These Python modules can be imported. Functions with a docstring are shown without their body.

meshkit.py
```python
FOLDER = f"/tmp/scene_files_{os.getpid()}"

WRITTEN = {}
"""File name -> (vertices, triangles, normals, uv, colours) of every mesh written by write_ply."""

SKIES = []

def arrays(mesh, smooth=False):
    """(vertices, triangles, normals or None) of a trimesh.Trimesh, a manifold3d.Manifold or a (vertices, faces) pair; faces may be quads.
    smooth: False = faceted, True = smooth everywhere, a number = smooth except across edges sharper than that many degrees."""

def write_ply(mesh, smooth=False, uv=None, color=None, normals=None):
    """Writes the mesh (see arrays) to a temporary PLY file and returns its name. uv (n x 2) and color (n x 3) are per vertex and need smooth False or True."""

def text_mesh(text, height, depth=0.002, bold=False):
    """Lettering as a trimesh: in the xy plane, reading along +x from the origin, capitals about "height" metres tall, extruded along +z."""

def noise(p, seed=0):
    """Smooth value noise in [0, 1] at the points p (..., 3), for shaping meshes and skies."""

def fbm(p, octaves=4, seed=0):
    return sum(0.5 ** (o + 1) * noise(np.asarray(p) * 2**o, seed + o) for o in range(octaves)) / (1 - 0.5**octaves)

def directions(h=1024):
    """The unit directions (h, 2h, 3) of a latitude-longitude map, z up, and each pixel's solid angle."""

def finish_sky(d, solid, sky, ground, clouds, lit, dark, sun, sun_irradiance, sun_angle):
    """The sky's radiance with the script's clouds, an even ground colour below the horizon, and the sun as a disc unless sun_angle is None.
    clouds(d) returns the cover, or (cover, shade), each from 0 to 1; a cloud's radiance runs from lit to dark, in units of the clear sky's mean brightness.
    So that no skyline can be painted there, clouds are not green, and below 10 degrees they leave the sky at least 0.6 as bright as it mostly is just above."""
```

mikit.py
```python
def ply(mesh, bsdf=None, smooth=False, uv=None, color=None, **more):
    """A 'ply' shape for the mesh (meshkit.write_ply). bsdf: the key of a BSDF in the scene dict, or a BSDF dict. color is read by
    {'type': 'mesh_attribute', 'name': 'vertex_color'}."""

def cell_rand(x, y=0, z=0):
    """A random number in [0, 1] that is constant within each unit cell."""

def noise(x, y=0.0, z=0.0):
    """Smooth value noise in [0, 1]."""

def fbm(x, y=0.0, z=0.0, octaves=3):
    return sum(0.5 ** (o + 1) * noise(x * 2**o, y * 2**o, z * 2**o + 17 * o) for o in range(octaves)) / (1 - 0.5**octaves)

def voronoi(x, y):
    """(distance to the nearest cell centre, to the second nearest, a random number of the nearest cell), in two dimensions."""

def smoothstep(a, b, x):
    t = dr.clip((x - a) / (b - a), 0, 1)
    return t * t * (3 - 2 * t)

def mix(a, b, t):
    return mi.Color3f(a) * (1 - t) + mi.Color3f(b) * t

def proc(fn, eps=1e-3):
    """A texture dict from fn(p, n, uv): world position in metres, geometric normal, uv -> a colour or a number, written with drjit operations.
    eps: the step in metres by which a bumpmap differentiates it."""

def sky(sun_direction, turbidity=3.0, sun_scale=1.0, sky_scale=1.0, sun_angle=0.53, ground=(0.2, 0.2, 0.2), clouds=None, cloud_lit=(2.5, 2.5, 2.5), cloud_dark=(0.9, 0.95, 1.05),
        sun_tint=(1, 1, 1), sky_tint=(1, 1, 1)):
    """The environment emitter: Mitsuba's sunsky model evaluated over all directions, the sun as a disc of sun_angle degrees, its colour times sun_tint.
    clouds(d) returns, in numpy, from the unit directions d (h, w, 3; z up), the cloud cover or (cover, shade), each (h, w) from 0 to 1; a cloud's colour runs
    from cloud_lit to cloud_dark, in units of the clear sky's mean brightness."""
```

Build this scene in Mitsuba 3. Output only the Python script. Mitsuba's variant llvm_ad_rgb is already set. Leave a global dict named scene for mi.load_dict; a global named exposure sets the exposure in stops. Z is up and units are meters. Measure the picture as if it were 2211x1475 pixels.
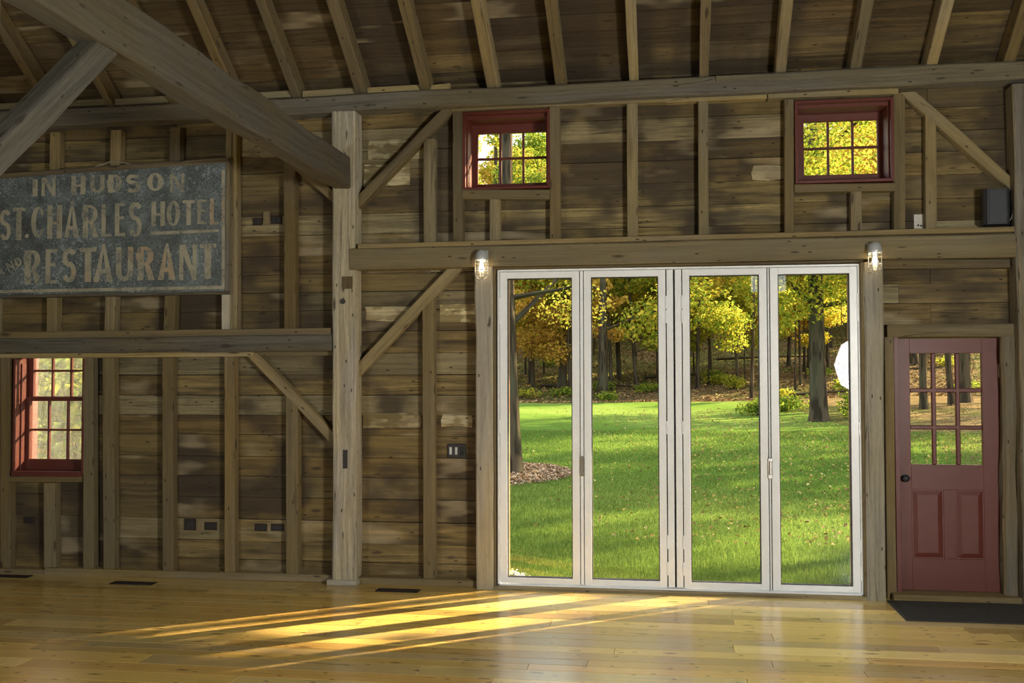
import math, random
import numpy as np, trimesh, mitsuba as mi, drjit as dr
import shapely
from shapely.geometry import Polygon, box as sbox, LineString
from shapely import affinity, union_all
import mikit, meshkit
from mikit import proc, noise, fbm, voronoi, cell_rand, smoothstep, mix

T = mi.ScalarTransform4f
rng = np.random.default_rng(11)
scene, labels = {}, {}

# ------------------------------------------------------------------ camera, sky, lamps' strength, exposure
exposure = 0.0
CAM = np.array([0.0, -8.75, 1.794])
yaw, pitch = math.radians(8.5), math.radians(2.0)
FWD = np.array([-math.sin(yaw) * math.cos(pitch), math.cos(yaw) * math.cos(pitch), math.sin(pitch)])
scene['camera'] = {'type': 'perspective', 'fov_axis': 'x', 'fov': math.degrees(2 * math.atan(1105.5 / 2200)),
                   'near_clip': 0.05, 'far_clip': 500.0,
                   'to_world': T().look_at(origin=CAM.tolist(), target=(CAM + FWD).tolist(), up=[0.0015, 0, 1])}
SUN_DIR = (1.35, 1.0, 0.70)
SKY_SCALE, SUN_SCALE = 26.0, 29.0
UMBRELLA_RIGHT, UMBRELLA_LEFT = 178.0, 78.0
BULB = 25.0


def clouds(d):
    f = meshkit.fbm(d * np.array([2.2, 2.2, 4.5]), 4, seed=5)
    return np.clip(0.62 + 1.1 * (f - 0.5), 0, 1), np.clip(0.6 * (f - 0.35), 0, 1)


scene['sky'] = mikit.sky(SUN_DIR, turbidity=4.0, sun_scale=SUN_SCALE, sky_scale=SKY_SCALE, sun_angle=0.6, ground=(0.1, 0.1, 0.06),
                         clouds=clouds, cloud_lit=(1.5, 1.5, 1.5), cloud_dark=(0.9, 0.93, 1.0), sun_tint=(1.0, 1.0, 0.95))

# ------------------------------------------------------------------ materials


def diffuse(c): return {'type': 'diffuse', 'reflectance': {'type': 'rgb', 'value': list(c)}}


def principled(c, rough=0.5, spec=0.5, metallic=0.0, **k):
    return {'type': 'principled', 'base_color': c if isinstance(c, dict) else {'type': 'rgb', 'value': list(c)},
            'roughness': rough, 'specular': spec, 'metallic': metallic, **k}


# wood: uv.x runs along the grain in metres, uv.y = 10 * piece number + metres across; the piece number holds its palette (number // 64)
def wood_fn(palettes, dark, stain=(0.45, 0.75, 0.6), knots=0.7, grain=0.28, patch=None, checks=0.65, grey=0.0, grime=0.0):
    def fn(p, n, uv):
        u = uv.x
        b = dr.floor(uv.y / 10)
        v = uv.y - 10 * b
        pal = dr.floor(b / 64)
        r1, r2 = cell_rand(b, 3), cell_rand(b, 5)
        ob = b * 7.31
        base = mi.Color3f(palettes[0])
        for k, c in enumerate(palettes):
            base = dr.select((pal > k - 0.5) & (pal < k + 0.5), mi.Color3f(c), base)
        wob = noise(u * 1.7, v * 9, ob) * 0.03
        g = 0.40 * noise(u * 1.3 + ob, (v + wob) * 60, ob) + 0.35 * noise(u * 5.0, (v + wob) * 170, ob) + 0.25 * noise(u * 26.0, v * 260, ob)
        tone = 0.72 + 0.56 * r1
        col = base * tone * (1 + grain * 2 * (g - 0.5))
        col = mix(col, col * mi.Color3f(1.10, 1.0, 0.80), r2 * 0.7)
        s = 0.65 * fbm(u * 0.9 + ob, v * 11, ob, octaves=3) + 0.35 * fbm(u * 3.2 + ob, v * 42, ob, octaves=2)
        st = smoothstep(stain[0], stain[1], s + 0.22 * (g - 0.5)) * stain[2] * dr.select(pal > 2.5, 0.5, 1.0)
        # hairline checks along the grain
        ck = noise(u * 0.8 + ob, (v + wob * 0.7) * 38, ob + 4)
        st = dr.maximum(st, smoothstep(0.035, 0.0, dr.abs(ck - 0.5)) * smoothstep(0.45, 0.7, noise(u * 2.2 + ob, v * 6, ob + 9)) * checks)
        col = mix(col, mi.Color3f(dark) * (0.8 + 0.4 * g), st)
        # knots, and nail holes
        d1, d2, kr = voronoi(u * 2.1 + ob + 0.05 * (g - 0.5), v * 8.5 + b + 0.25 * (g - 0.5))
        size = 0.05 + 0.16 * (kr - 0.72)
        kn = smoothstep(size * 1.8, size * 0.5, d1) * dr.select(kr > 0.72, 1.0, 0.0) * knots
        e1, e2, er = voronoi(u * 5.0 + ob, v * 14.0 + 3 * b)
        kn = dr.maximum(kn, smoothstep(0.10, 0.06, e1) * dr.select(er > 0.80, 0.9, 0.0))
        if grime:
            gm = fbm(p.x * 2.1 + 3, p.z * 2.6 + p.y * 2.0, 7.0, octaves=4) + 0.10 * (r2 - 0.5)
            col = mix(col, mi.Color3f(dark) * (0.7 + 0.6 * g), smoothstep(0.46, 0.70, gm) * grime * dr.select((pal > 3.5) & (pal < 4.5), 0.3, 1.0))
        if grey:
            lum = mi.luminance(col)
            col = mix(col, mi.Color3f(1.06, 1.0, 0.86) * lum, smoothstep(0.35, 0.65, fbm(u * 1.1 + 5 + ob, v * 5, ob, octaves=3)) * grey)
        col = mix(col, mi.Color3f(dark) * 0.6, kn)
        if patch is not None:
            worn = smoothstep(0.42, 0.56, 0.6 * fbm(u * 9 + ob, v * 14, ob, octaves=3) + 0.4 * fbm(u * 3 + ob, v * 30, ob + 2, octaves=2))
            col = mix(col, mi.Color3f(palettes[0]) * tone * (0.7 + 0.6 * g), worn * dr.select((pal > 3.5) & (pal < 4.5), 0.85, 0.0))
            q = smoothstep(patch[0], patch[1], fbm(u * 2.3 + 3 * ob, v * 7 + 11, ob, octaves=3))
            col = mix(col, mi.Color3f(patch[2]) * (0.75 + 0.5 * g), q * dr.select(r2 > 0.55, 0.6, 0.12))
        return col
    return fn


def wood_bump(uv, fine=150.0):
    b = dr.floor(uv.y / 10)
    v = uv.y - 10 * b
    return 0.6 * noise(uv.x * 2.5, v * fine, b * 3.7) + 0.4 * noise(uv.x * 5, v * 55, b * 1.7)


def add_wood(key, fn, rough, spec, bump):
    inner = principled(proc(fn), rough, spec)
    scene[key] = {'type': 'bumpmap', 'arbitrary': proc(lambda p, n, uv: wood_bump(uv), eps=0.0015), 'scale': bump, 'bsdf': inner} if bump else inner


PLANK = [(0.172, 0.130, 0.056), (0.130, 0.098, 0.046), (0.200, 0.157, 0.070), (0.212, 0.183, 0.106), (0.50, 0.46, 0.30), (0.084, 0.060, 0.029)]
add_wood('wood_plank', wood_fn(PLANK, (0.046, 0.035, 0.024), (0.40, 0.72, 0.80), 0.75, 0.85, (0.54, 0.74, (0.36, 0.30, 0.19)), grime=0.85), 0.8, 0.25, 0.0028)
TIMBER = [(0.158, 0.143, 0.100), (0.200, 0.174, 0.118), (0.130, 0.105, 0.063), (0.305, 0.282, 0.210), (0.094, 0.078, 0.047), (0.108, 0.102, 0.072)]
add_wood('wood_timber', wood_fn(TIMBER, (0.060, 0.050, 0.036), (0.46, 0.80, 0.55), 0.85, 0.60, checks=0.95, grey=0.8), 0.8, 0.25, 0.0028)
STUD = [(0.205, 0.163, 0.080), (0.162, 0.124, 0.058), (0.235, 0.194, 0.103), (0.26, 0.215, 0.106), (0.60, 0.56, 0.44)]
add_wood('wood_stud', wood_fn(STUD, (0.060, 0.042, 0.026), (0.48, 0.82, 0.5), 0.8, 0.45, grey=0.3), 0.8, 0.25, 0.0020)


FLOOR = [(0.56, 0.395, 0.115), (0.66, 0.505, 0.185), (0.45, 0.295, 0.085), (0.55, 0.420, 0.185)]
_floor = wood_fn(FLOOR, (0.11, 0.055, 0.02), (0.60, 0.85, 0.35), 0.85, 0.13)
scene['wood_floor'] = principled(proc(_floor), 0.22, 1.0, clearcoat=1.0, clearcoat_gloss=0.88)


def sign_fn(p, n, uv):
    a = fbm(p.x * 9, p.z * 9, 1.0, octaves=4)
    f = noise(p.x * 55, p.z * 55, 2.0)
    f2 = noise(p.x * 120, p.z * 120, 5.0)
    c = mix((0.070, 0.085, 0.085), (0.155, 0.185, 0.190), smoothstep(0.3, 0.7, 0.6 * a + 0.4 * f2))
    big = smoothstep(0.42, 0.62, fbm(p.x * 1.7 + 3, p.z * 2.2, octaves=3))
    c = mix(c, (0.30, 0.36, 0.37), smoothstep(0.55, 0.78, 0.45 * f + 0.3 * a + 0.35 * f2 - 0.05) * (0.35 + 0.5 * big))
    return mix(c, (0.05, 0.045, 0.035), smoothstep(0.62, 0.8, 0.5 * f2 + 0.5 * fbm(p.x * 5 + 7, p.z * 5, octaves=3)))


def letter_fn(p, n, uv):
    a = fbm(p.x * 10 + 4, p.z * 10, 3.0, octaves=4)
    f = noise(p.x * 60, p.z * 60, 8.0)
    c = mix((0.38, 0.36, 0.265), (0.29, 0.28, 0.21), smoothstep(0.35, 0.65, a))
    c = mix(c, (0.42, 0.27, 0.15), smoothstep(0.66, 0.8, fbm(p.x * 4 + 9, p.z * 4, octaves=2)) * 0.5)
    return mix(c, (0.15, 0.17, 0.165), smoothstep(0.55, 0.80, 0.55 * f + 0.45 * a) * 0.85)


scene['sign_metal'] = principled(proc(sign_fn), 0.55, 0.4)
scene['sign_letters'] = principled(proc(letter_fn), 0.7, 0.3)


def red_fn(p, n, uv):
    a = fbm(p.x * 6, p.z * 6, p.y * 6, octaves=3)
    return mix((0.112, 0.026, 0.017), (0.094, 0.021, 0.014), a)


scene['red_paint'] = principled(proc(red_fn), 0.45, 0.4)
scene['white_frame'] = principled((0.83, 0.86, 0.88), 0.35, 0.5)
scene['door_gap'] = principled((0.03, 0.03, 0.03), 0.6, 0.3)
scene['steel'] = principled((0.55, 0.54, 0.52), 0.3, 0.5, 1.0)
scene['brass_hinge'] = principled((0.78, 0.70, 0.55), 0.3, 0.5, 1.0)


def galv_fn(p, n, uv):
    return mix((0.42, 0.44, 0.45), (0.58, 0.60, 0.61), noise(p.x * 160, p.y * 160, p.z * 160))


scene['galvanized'] = principled(proc(galv_fn), 0.42, 0.5, 0.35)
scene['black_plastic'] = principled((0.014, 0.014, 0.015), 0.45, 0.4)
scene['gloss_black'] = principled((0.03, 0.03, 0.032), 0.12, 0.7)
scene['speaker_shell'] = principled((0.030, 0.033, 0.040), 0.45, 0.5)
scene['speaker_grille'] = principled((0.045, 0.05, 0.06), 0.6, 0.3)
scene['dark_bronze'] = principled((0.024, 0.016, 0.012), 0.6, 0.3, 0.0)
scene['white_plastic'] = principled((0.52, 0.49, 0.42), 0.5, 0.4)
scene['glass'] = {'type': 'thindielectric', 'int_ior': 1.5}
scene['jar_glass'] = {'type': 'thindielectric', 'int_ior': 1.45}
scene['insect_wire'] = principled((0.62, 0.63, 0.61), 0.5, 0.5)
scene['rope'] = principled((0.35, 0.33, 0.28), 0.6, 0.3)


def mat_fn(p, n, uv):
    return mix((0.022, 0.021, 0.019), (0.040, 0.038, 0.033), noise(p.x * 260, p.y * 260, p.z * 260))


scene['doormat_rubber'] = principled(proc(mat_fn), 0.8, 0.3)
scene['bulb'] = diffuse((0.9, 0.8, 0.6))
scene['umbrella_cloth'] = {'type': 'twosided', 'bsdf': diffuse((0.8, 0.8, 0.8))}


def bark_fn(p, n, uv):
    g = noise(uv.x * 22, uv.y * 3.0, p.z * 0.3)
    m = fbm(p.x * 3, p.y * 3, p.z * 1.2, octaves=3)
    c = mix((0.085, 0.068, 0.046), (0.034, 0.028, 0.020), smoothstep(0.35, 0.65, g))
    return mix(c, (0.080, 0.082, 0.050), smoothstep(0.5, 0.75, m) * 0.6)


scene['bark'] = {'type': 'bumpmap', 'arbitrary': proc(lambda p, n, uv: noise(uv.x * 22, uv.y * 3.0, 0.0), eps=0.01), 'scale': 0.02, 'bsdf': diffuse((0, 0, 0)) | {'reflectance': proc(bark_fn)}}
scene['leaf'] = {'type': 'principledthin', 'base_color': {'type': 'mesh_attribute', 'name': 'vertex_color'}, 'roughness': 0.6, 'diff_trans': 1.1, 'spec_trans': 0.0, 'eta': 1.3}
scene['blade'] = {'type': 'principledthin', 'base_color': {'type': 'mesh_attribute', 'name': 'vertex_color'}, 'roughness': 0.6, 'diff_trans': 0.8, 'spec_trans': 0.0, 'eta': 1.3}
scene['litter'] = {'type': 'twosided', 'bsdf': {'type': 'diffuse', 'reflectance': {'type': 'mesh_attribute', 'name': 'vertex_color'}}}


def woods_edge(x):      # where the lawn ends and the leaf litter of the woods begins
    return 33.0 - 11.0 * np.clip((x - 3.0) / 5.0, 0, 1) ** 1.0


def ground_fn(p, n, uv):
    a = fbm(p.x * 0.35, p.y * 0.35, octaves=3)
    f = noise(p.x * 9, p.y * 9)
    ff = noise(p.x * 45, p.y * 45)
    grass = mix((0.092, 0.160, 0.028), (0.132, 0.198, 0.042), smoothstep(0.3, 0.7, a)) * (0.75 + 0.3 * f + 0.25 * ff)
    lit = mix((0.095, 0.076, 0.040), (0.180, 0.138, 0.068), noise(p.x * 3.3, p.y * 3.3, 4.0)) * (0.6 + 0.5 * f + 0.4 * ff)
    lit = mix(lit, mi.Color3f(0.085, 0.105, 0.03), smoothstep(0.42, 0.60, fbm(p.x * 0.22 + 5, p.y * 0.22, octaves=3)) * 0.8)
    edge = dr.minimum(33.0 - 11.0 * dr.clip((p.x - 3.0) / 5.0, 0, 1), dr.maximum(9.0, 52.0 - 8.5 * (p.x - 0.05 * p.y)))
    k = smoothstep(-0.8, 1.2, p.y - edge + 2.5 * (a - 0.5))
    return mix(grass, lit, k)


scene['ground_mat'] = diffuse((0, 0, 0)) | {'reflectance': proc(ground_fn)}

# ------------------------------------------------------------------ helpers
_used = {}


def numbered(name):
    i = _used.get(name, -1) + 1
    _used[name] = i
    return name if i == 0 else f'{name}_{i:03d}'


def put(key, shape):
    key = numbered(key)
    scene[key] = shape
    return key


def tag(key, label=None, category=None, group=None, kind=None):
    d = {k: v for k, v in (('label', label), ('category', category), ('group', group), ('kind', kind)) if v}
    labels.setdefault(key, {}).update(d)
    return key


def thing(name, label, category, group=None):
    return tag(numbered(name), label, category, group)


def rbox(x0, x1, y0, y1, z0, z1, r=0.002):
    """A box with chamfered edges."""
    c = np.array([[x0, x1], [y0, y1], [z0, z1]], float)
    c.sort(axis=1)
    r = min(r, *(0.3 * (c[:, 1] - c[:, 0])))
    if r <= 0:
        return trimesh.creation.box(bounds=c.T)
    v = []
    for i in (0, 1):
        for j in (0, 1):
            for k in (0, 1):
                s = np.array([1 - 2 * i, 1 - 2 * j, 1 - 2 * k])
                p = np.array([c[0, i], c[1, j], c[2, k]])
                for a in range(3):
                    q = p + s * r
                    q[a] = p[a]
                    v.append(q)
    return trimesh.convex.convex_hull(np.array(v))


def join(*m): return trimesh.util.concatenate(list(m))


def member(p0, p1, w, d, num, up=(0, -1, 0), bev=0.006, wob=0.0, step=0.35, freq=2.0, cut0=None, cut1=None, seed=0, taper=1.0):
    """A timber from p0 to p1: w wide across, d deep along 'up'. cut0/cut1: planes (point, normal) its ends are sheared onto. -> (mesh, uv)"""
    p0, p1, up = (np.asarray(x, float) for x in (p0, p1, up))
    a = p1 - p0
    L = np.linalg.norm(a)
    a /= L
    s = np.cross(a, up)
    s /= np.linalg.norm(s)
    t = np.cross(s, a)
    n = max(1, int(round(L / step))) if wob else 1
    hw, hd, b = w / 2, d / 2, bev
    ring = np.array([[-hw + b, hd], [hw - b, hd], [hw, hd - b], [hw, -hd + b], [hw - b, -hd], [-hw + b, -hd], [-hw, -hd + b], [-hw, hd - b], [-hw + b, hd]])
    per = np.r_[0, np.cumsum(np.linalg.norm(np.diff(ring, axis=0), axis=1))]
    V, UV = [], []
    uo = (num * 3.17) % 40
    for i in range(n + 1):
        f = i / n
        rr = ring * (1 + (taper - 1) * f)
        P = p0 + a * L * f + rr[:, :1] * s + rr[:, 1:] * t
        if wob:
            q = np.c_[np.full(9, L * f * freq), np.sign(rr[:, 0]) * 3 + num, np.sign(rr[:, 1]) * 3]
            P = P + (meshkit.fbm(q, 2, seed + num)[:, None] - 0.5) * 2 * wob * s + (meshkit.fbm(q + 40, 2, seed + num)[:, None] - 0.5) * 2 * wob * t
        for end, cut in ((0, cut0), (n, cut1)):
            if cut is not None and i == end:
                c, nn = np.asarray(cut[0], float), np.asarray(cut[1], float)
                P = P + a * (((c - P) @ nn) / (a @ nn))[:, None]
        V.append(P)
        UV.append(np.c_[np.full(9, uo + L * f), num * 10 + 1 + per])
    V, UV = np.vstack(V), np.vstack(UV)
    F = []
    for i in range(n):
        for k in range(8):
            q = i * 9 + k
            F += [[q, q + 1, q + 10], [q, q + 10, q + 9]]
    for base, flip in ((0, False), (n * 9, True)):
        o = len(V)
        ring8 = V[base:base + 8]
        V = np.vstack([V, ring8, ring8.mean(0)])
        loc = np.r_[ring[:8], [[0, 0]]]
        UV = np.vstack([UV, np.c_[loc[:, 0] * 0.3 + uo, num * 10 + 5 + loc[:, 1]]])
        for k in range(8):
            f = [o + k, o + (k + 1) % 8, o + 8]
            F.append(f if flip else f[::-1])
    m = trimesh.Trimesh(V, np.array(F), process=False)
    if m.volume < 0:
        m.invert()
    return m, UV


def wood(key, mu, bsdf): return put(key, mikit.ply(mu[0], bsdf, uv=mu[1]))


_pn = [0]


def num(pal):
    _pn[0] += 1
    return pal * 64 + int(rng.integers(0, 64))


def plank_poly(poly, y0, y1, n, axis='x'):
    """A board: its outline in (x, z), from y0 (face towards the room) to y1."""
    m = trimesh.creation.extrude_polygon(poly, y1 - y0, engine='earcut')
    v = np.array(m.vertices)
    v = np.c_[v[:, 0], y0 + v[:, 2], v[:, 1]]
    f = m.faces
    uo = (n * 3.17) % 40
    cz = poly.centroid.y
    uv = np.c_[v[:, 0] + uo, n * 10 + 3 + (v[:, 2] - cz)] if axis == 'x' else np.c_[v[:, 2] + uo, n * 10 + 3 + (v[:, 0] - poly.centroid.x)]
    # faceted with its own vertices per face
    V, UV = v[f].reshape(-1, 3), uv[f].reshape(-1, 2)
    mm = trimesh.Trimesh(V, np.arange(len(V)).reshape(-1, 3), process=False)
    if mm.volume < 0:
        mm.invert()
        # invert only flips the winding, vertices keep their order
    return mm, UV


def tube(points, radii, sides=8, uvscale=1.0):
    p = np.asarray(points, float)
    r = np.broadcast_to(radii, (len(p),))
    t = np.gradient(p, axis=0)
    t /= np.linalg.norm(t, axis=1, keepdims=True) + 1e-12
    ref = np.array([0.31, 0.2, 0.93]) if abs(t[0] @ [0.31, 0.2, 0.93]) < 0.9 else np.array([1.0, 0, 0])
    V, UV = [], []
    a = np.cross(t[0], ref)
    dist = np.r_[0, np.cumsum(np.linalg.norm(np.diff(p, axis=0), axis=1))]
    for i in range(len(p)):
        a = a - t[i] * (a @ t[i])
        a /= np.linalg.norm(a)
        b = np.cross(t[i], a)
        ang = np.arange(sides + 1) * 2 * np.pi / sides
        V.append(p[i] + r[i] * (np.cos(ang)[:, None] * a + np.sin(ang)[:, None] * b))
        UV.append(np.c_[np.arange(sides + 1) / sides, np.full(sides + 1, dist[i] * uvscale)])
    V, UV = np.vstack(V), np.vstack(UV)
    i, j = np.meshgrid(np.arange(len(p) - 1), np.arange(sides), indexing='ij')
    k = sides + 1
    q = np.stack([i * k + j, i * k + j + 1, (i + 1) * k + j + 1, (i + 1) * k + j], -1).reshape(-1, 4)
    F = np.vstack([q[:, [0, 1, 2]], q[:, [0, 2, 3]]])
    n0 = len(V)
    V = np.vstack([V, p[0], p[-1]])
    UV = np.vstack([UV, UV[0], UV[-1]])
    e = (len(p) - 1) * k
    F = np.vstack([F, [[n0, j + 1, j] for j in range(sides)], [[n0 + 1, e + j, e + j + 1] for j in range(sides)]])
    m = trimesh.Trimesh(V, F, process=False)
    if m.volume < 0:
        m.invert()
    return m, UV


def lathe(profile, at=(0, 0, 0), sections=24):
    m = trimesh.creation.revolve(np.array(profile, float), sections=sections)
    m.apply_translation(at)
    if m.volume < 0:
        m.invert()
    return m


def pane(x0, x1, z0, z1, y):
    v = np.array([[x0, y, z0], [x1, y, z0], [x1, y, z1], [x0, y, z1]], float)
    return trimesh.Trimesh(v, [[0, 1, 2], [0, 2, 3]], process=False)


# ------------------------------------------------------------------ the barn shell
XL, XR, YF = -8.6, 3.95, -10.8
SLOPE = 0.68
TH = math.atan(SLOPE)
OPEN = {'bifold': (-1.445, 1.603, -0.2, 2.735), 'red_door': (1.850, 2.705, -0.2, 2.125), 'upper_left': (-1.757, -0.930, 3.40, 4.125),
        'upper_right': (1.060, 1.902, 3.375, 4.115), 'lower_left': (-5.985, -5.245, 0.88, 2.18)}
holes = union_all([sbox(a, c, b, d) for a, b, c, d in OPEN.values()])
core = sbox(XL, -0.3, XR, 4.62).difference(holes)
v, f = [], []
parts = core.geoms if hasattr(core, 'geoms') else [core]
cm = []
for g in parts:
    m = trimesh.creation.extrude_polygon(g, 0.22, engine='earcut')
    m.vertices = np.c_[m.vertices[:, 0], 0.026 + m.vertices[:, 2], m.vertices[:, 1]]
    if m.volume < 0:
        m.invert()
    cm.append(m)
scene['core_dark'] = diffuse((0.04, 0.03, 0.022))
put('wall_back', mikit.ply(join(*cm), 'core_dark'))
tag('wall_back', 'weathered barn plank wall with open studs around the glass doors', kind='structure')

# wall planks, row by row, butt-jointed behind the studs
stud_x = [-8.2, -7.4, -6.6, -6.04, -5.58, -5.01, -4.43, -3.86, -3.29, -2.03, -1.51, -0.92, -0.26, 0.34, 1.04, 1.57, 1.91, 2.16]
z, prev = 0.0, []
# rows with leftovers of whitewash: (z0, z1, x0, x1, palette)
spots = [(3.66, 4.02, -2.62, -2.10, 4), (3.44, 3.66, -2.66, -2.25, 4), (1.40, 1.55, -2.66, -1.6, 3), (2.40, 2.62, -2.62, -1.75, 3), (3.46, 3.58, 0.76, 1.02, 4),
         (1.80, 1.95, -5.0, -2.9, 3), (3.78, 3.98, -3.80, -3.42, 4), (0.86, 1.02, -2.66, -1.98, 2)]
while z < 4.60:
    h = float(rng.uniform(0.160, 0.198))
    z1 = min(z + h, 4.62)
    cuts = [XL]
    while cuts[-1] < XR - 1.0:
        ok = [s for s in stud_x if s > cuts[-1] + 1.1 and s < cuts[-1] + 4.2 and min([abs(s - q) for q in prev] or [9]) > 0.2]
        if not ok:
            break
        cuts.append(float(rng.choice(ok)))
    prev = cuts[1:]
    cuts.append(XR)
    for a, b in zip(cuts[:-1], cuts[1:]):
        pal = int(rng.choice([0, 0, 0, 1, 1, 2, 2, 3]))
        if z > 4.15:
            pal = 2
        for (sz0, sz1, sx0, sx1, sp) in spots:
            if sp == 3 and z + h / 2 > sz0 and z + h / 2 < sz1 and b > sx0 and a < sx1:
                pal = 3
        g = rng.uniform(0.001, 0.0035)
        q = rng.uniform(-0.003, 0.003, 4)
        poly = Polygon([(a + 0.0015, z + g + max(q[0], -g)), (b - 0.0015, z + g + max(q[1], -g)), (b - 0.0015, z1 - g), (a + 0.0015, z1 - g)]).difference(holes)
        for gpoly in (poly.geoms if hasattr(poly, 'geoms') else [poly]):
            if gpoly.area > 0.002:
                put('wall_back__plank', mikit.ply(*(lambda mu: (mu[0], 'wood_plank', False, mu[1]))(plank_poly(gpoly, -float(rng.uniform(0, 0.006)), 0.024, num(pal)))))
    z = z1
# thin board ends that kept their whitewash
for (z0, z1, x0, x1) in [(3.735, 3.90, -2.60, -2.06), (3.49, 3.69, -2.645, -2.22), (3.452, 3.572, 0.745, 1.0), (3.80, 3.98, -3.79, -3.36), (2.28, 2.43, -1.95, -1.62), (2.30, 2.42, -2.62, -2.16), (1.345, 1.48, -2.64, -2.12), (1.36, 1.47, -1.93, -1.66)]:
    q = rng.uniform(-0.012, 0.012, 8)
    poly = Polygon([(x0, z0), ((x0 + x1) / 2, z0 + q[0]), (x1, z0 + q[1]), (x1 + q[2], (z0 + z1) / 2), (x1, z1 + q[3]), ((x0 + x1) / 2, z1 + q[4]), (x0 + q[5], z1), (x0 + q[6], (z0 + z1) / 2)])
    k = put('wall_back__patch', mikit.ply(*(lambda mu: (mu[0], 'wood_plank', False, mu[1]))(plank_poly(poly, -0.011, 0.0, num(4)))))
    tag(k, 'whitewashed scrap of board')


def stud(x0t, x1t, zt, x0b, x1b, zb, pal=None, y=-0.1, name='stud', bsdf='wood_stud'):
    pal = int(rng.choice([0, 0, 1, 2])) if pal is None else pal
    xt, xb, w = (x0t + x1t) / 2, (x0b + x1b) / 2, ((x1t - x0t) + (x1b - x0b)) / 2
    return wood(f'wall_back__{name}', member((xb, (y - 0.004) / 2, zb), (xt, (y - 0.004) / 2, zt), w, -y - 0.006, num(pal), bev=0.004, wob=0.0035, step=0.4), bsdf)


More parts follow.
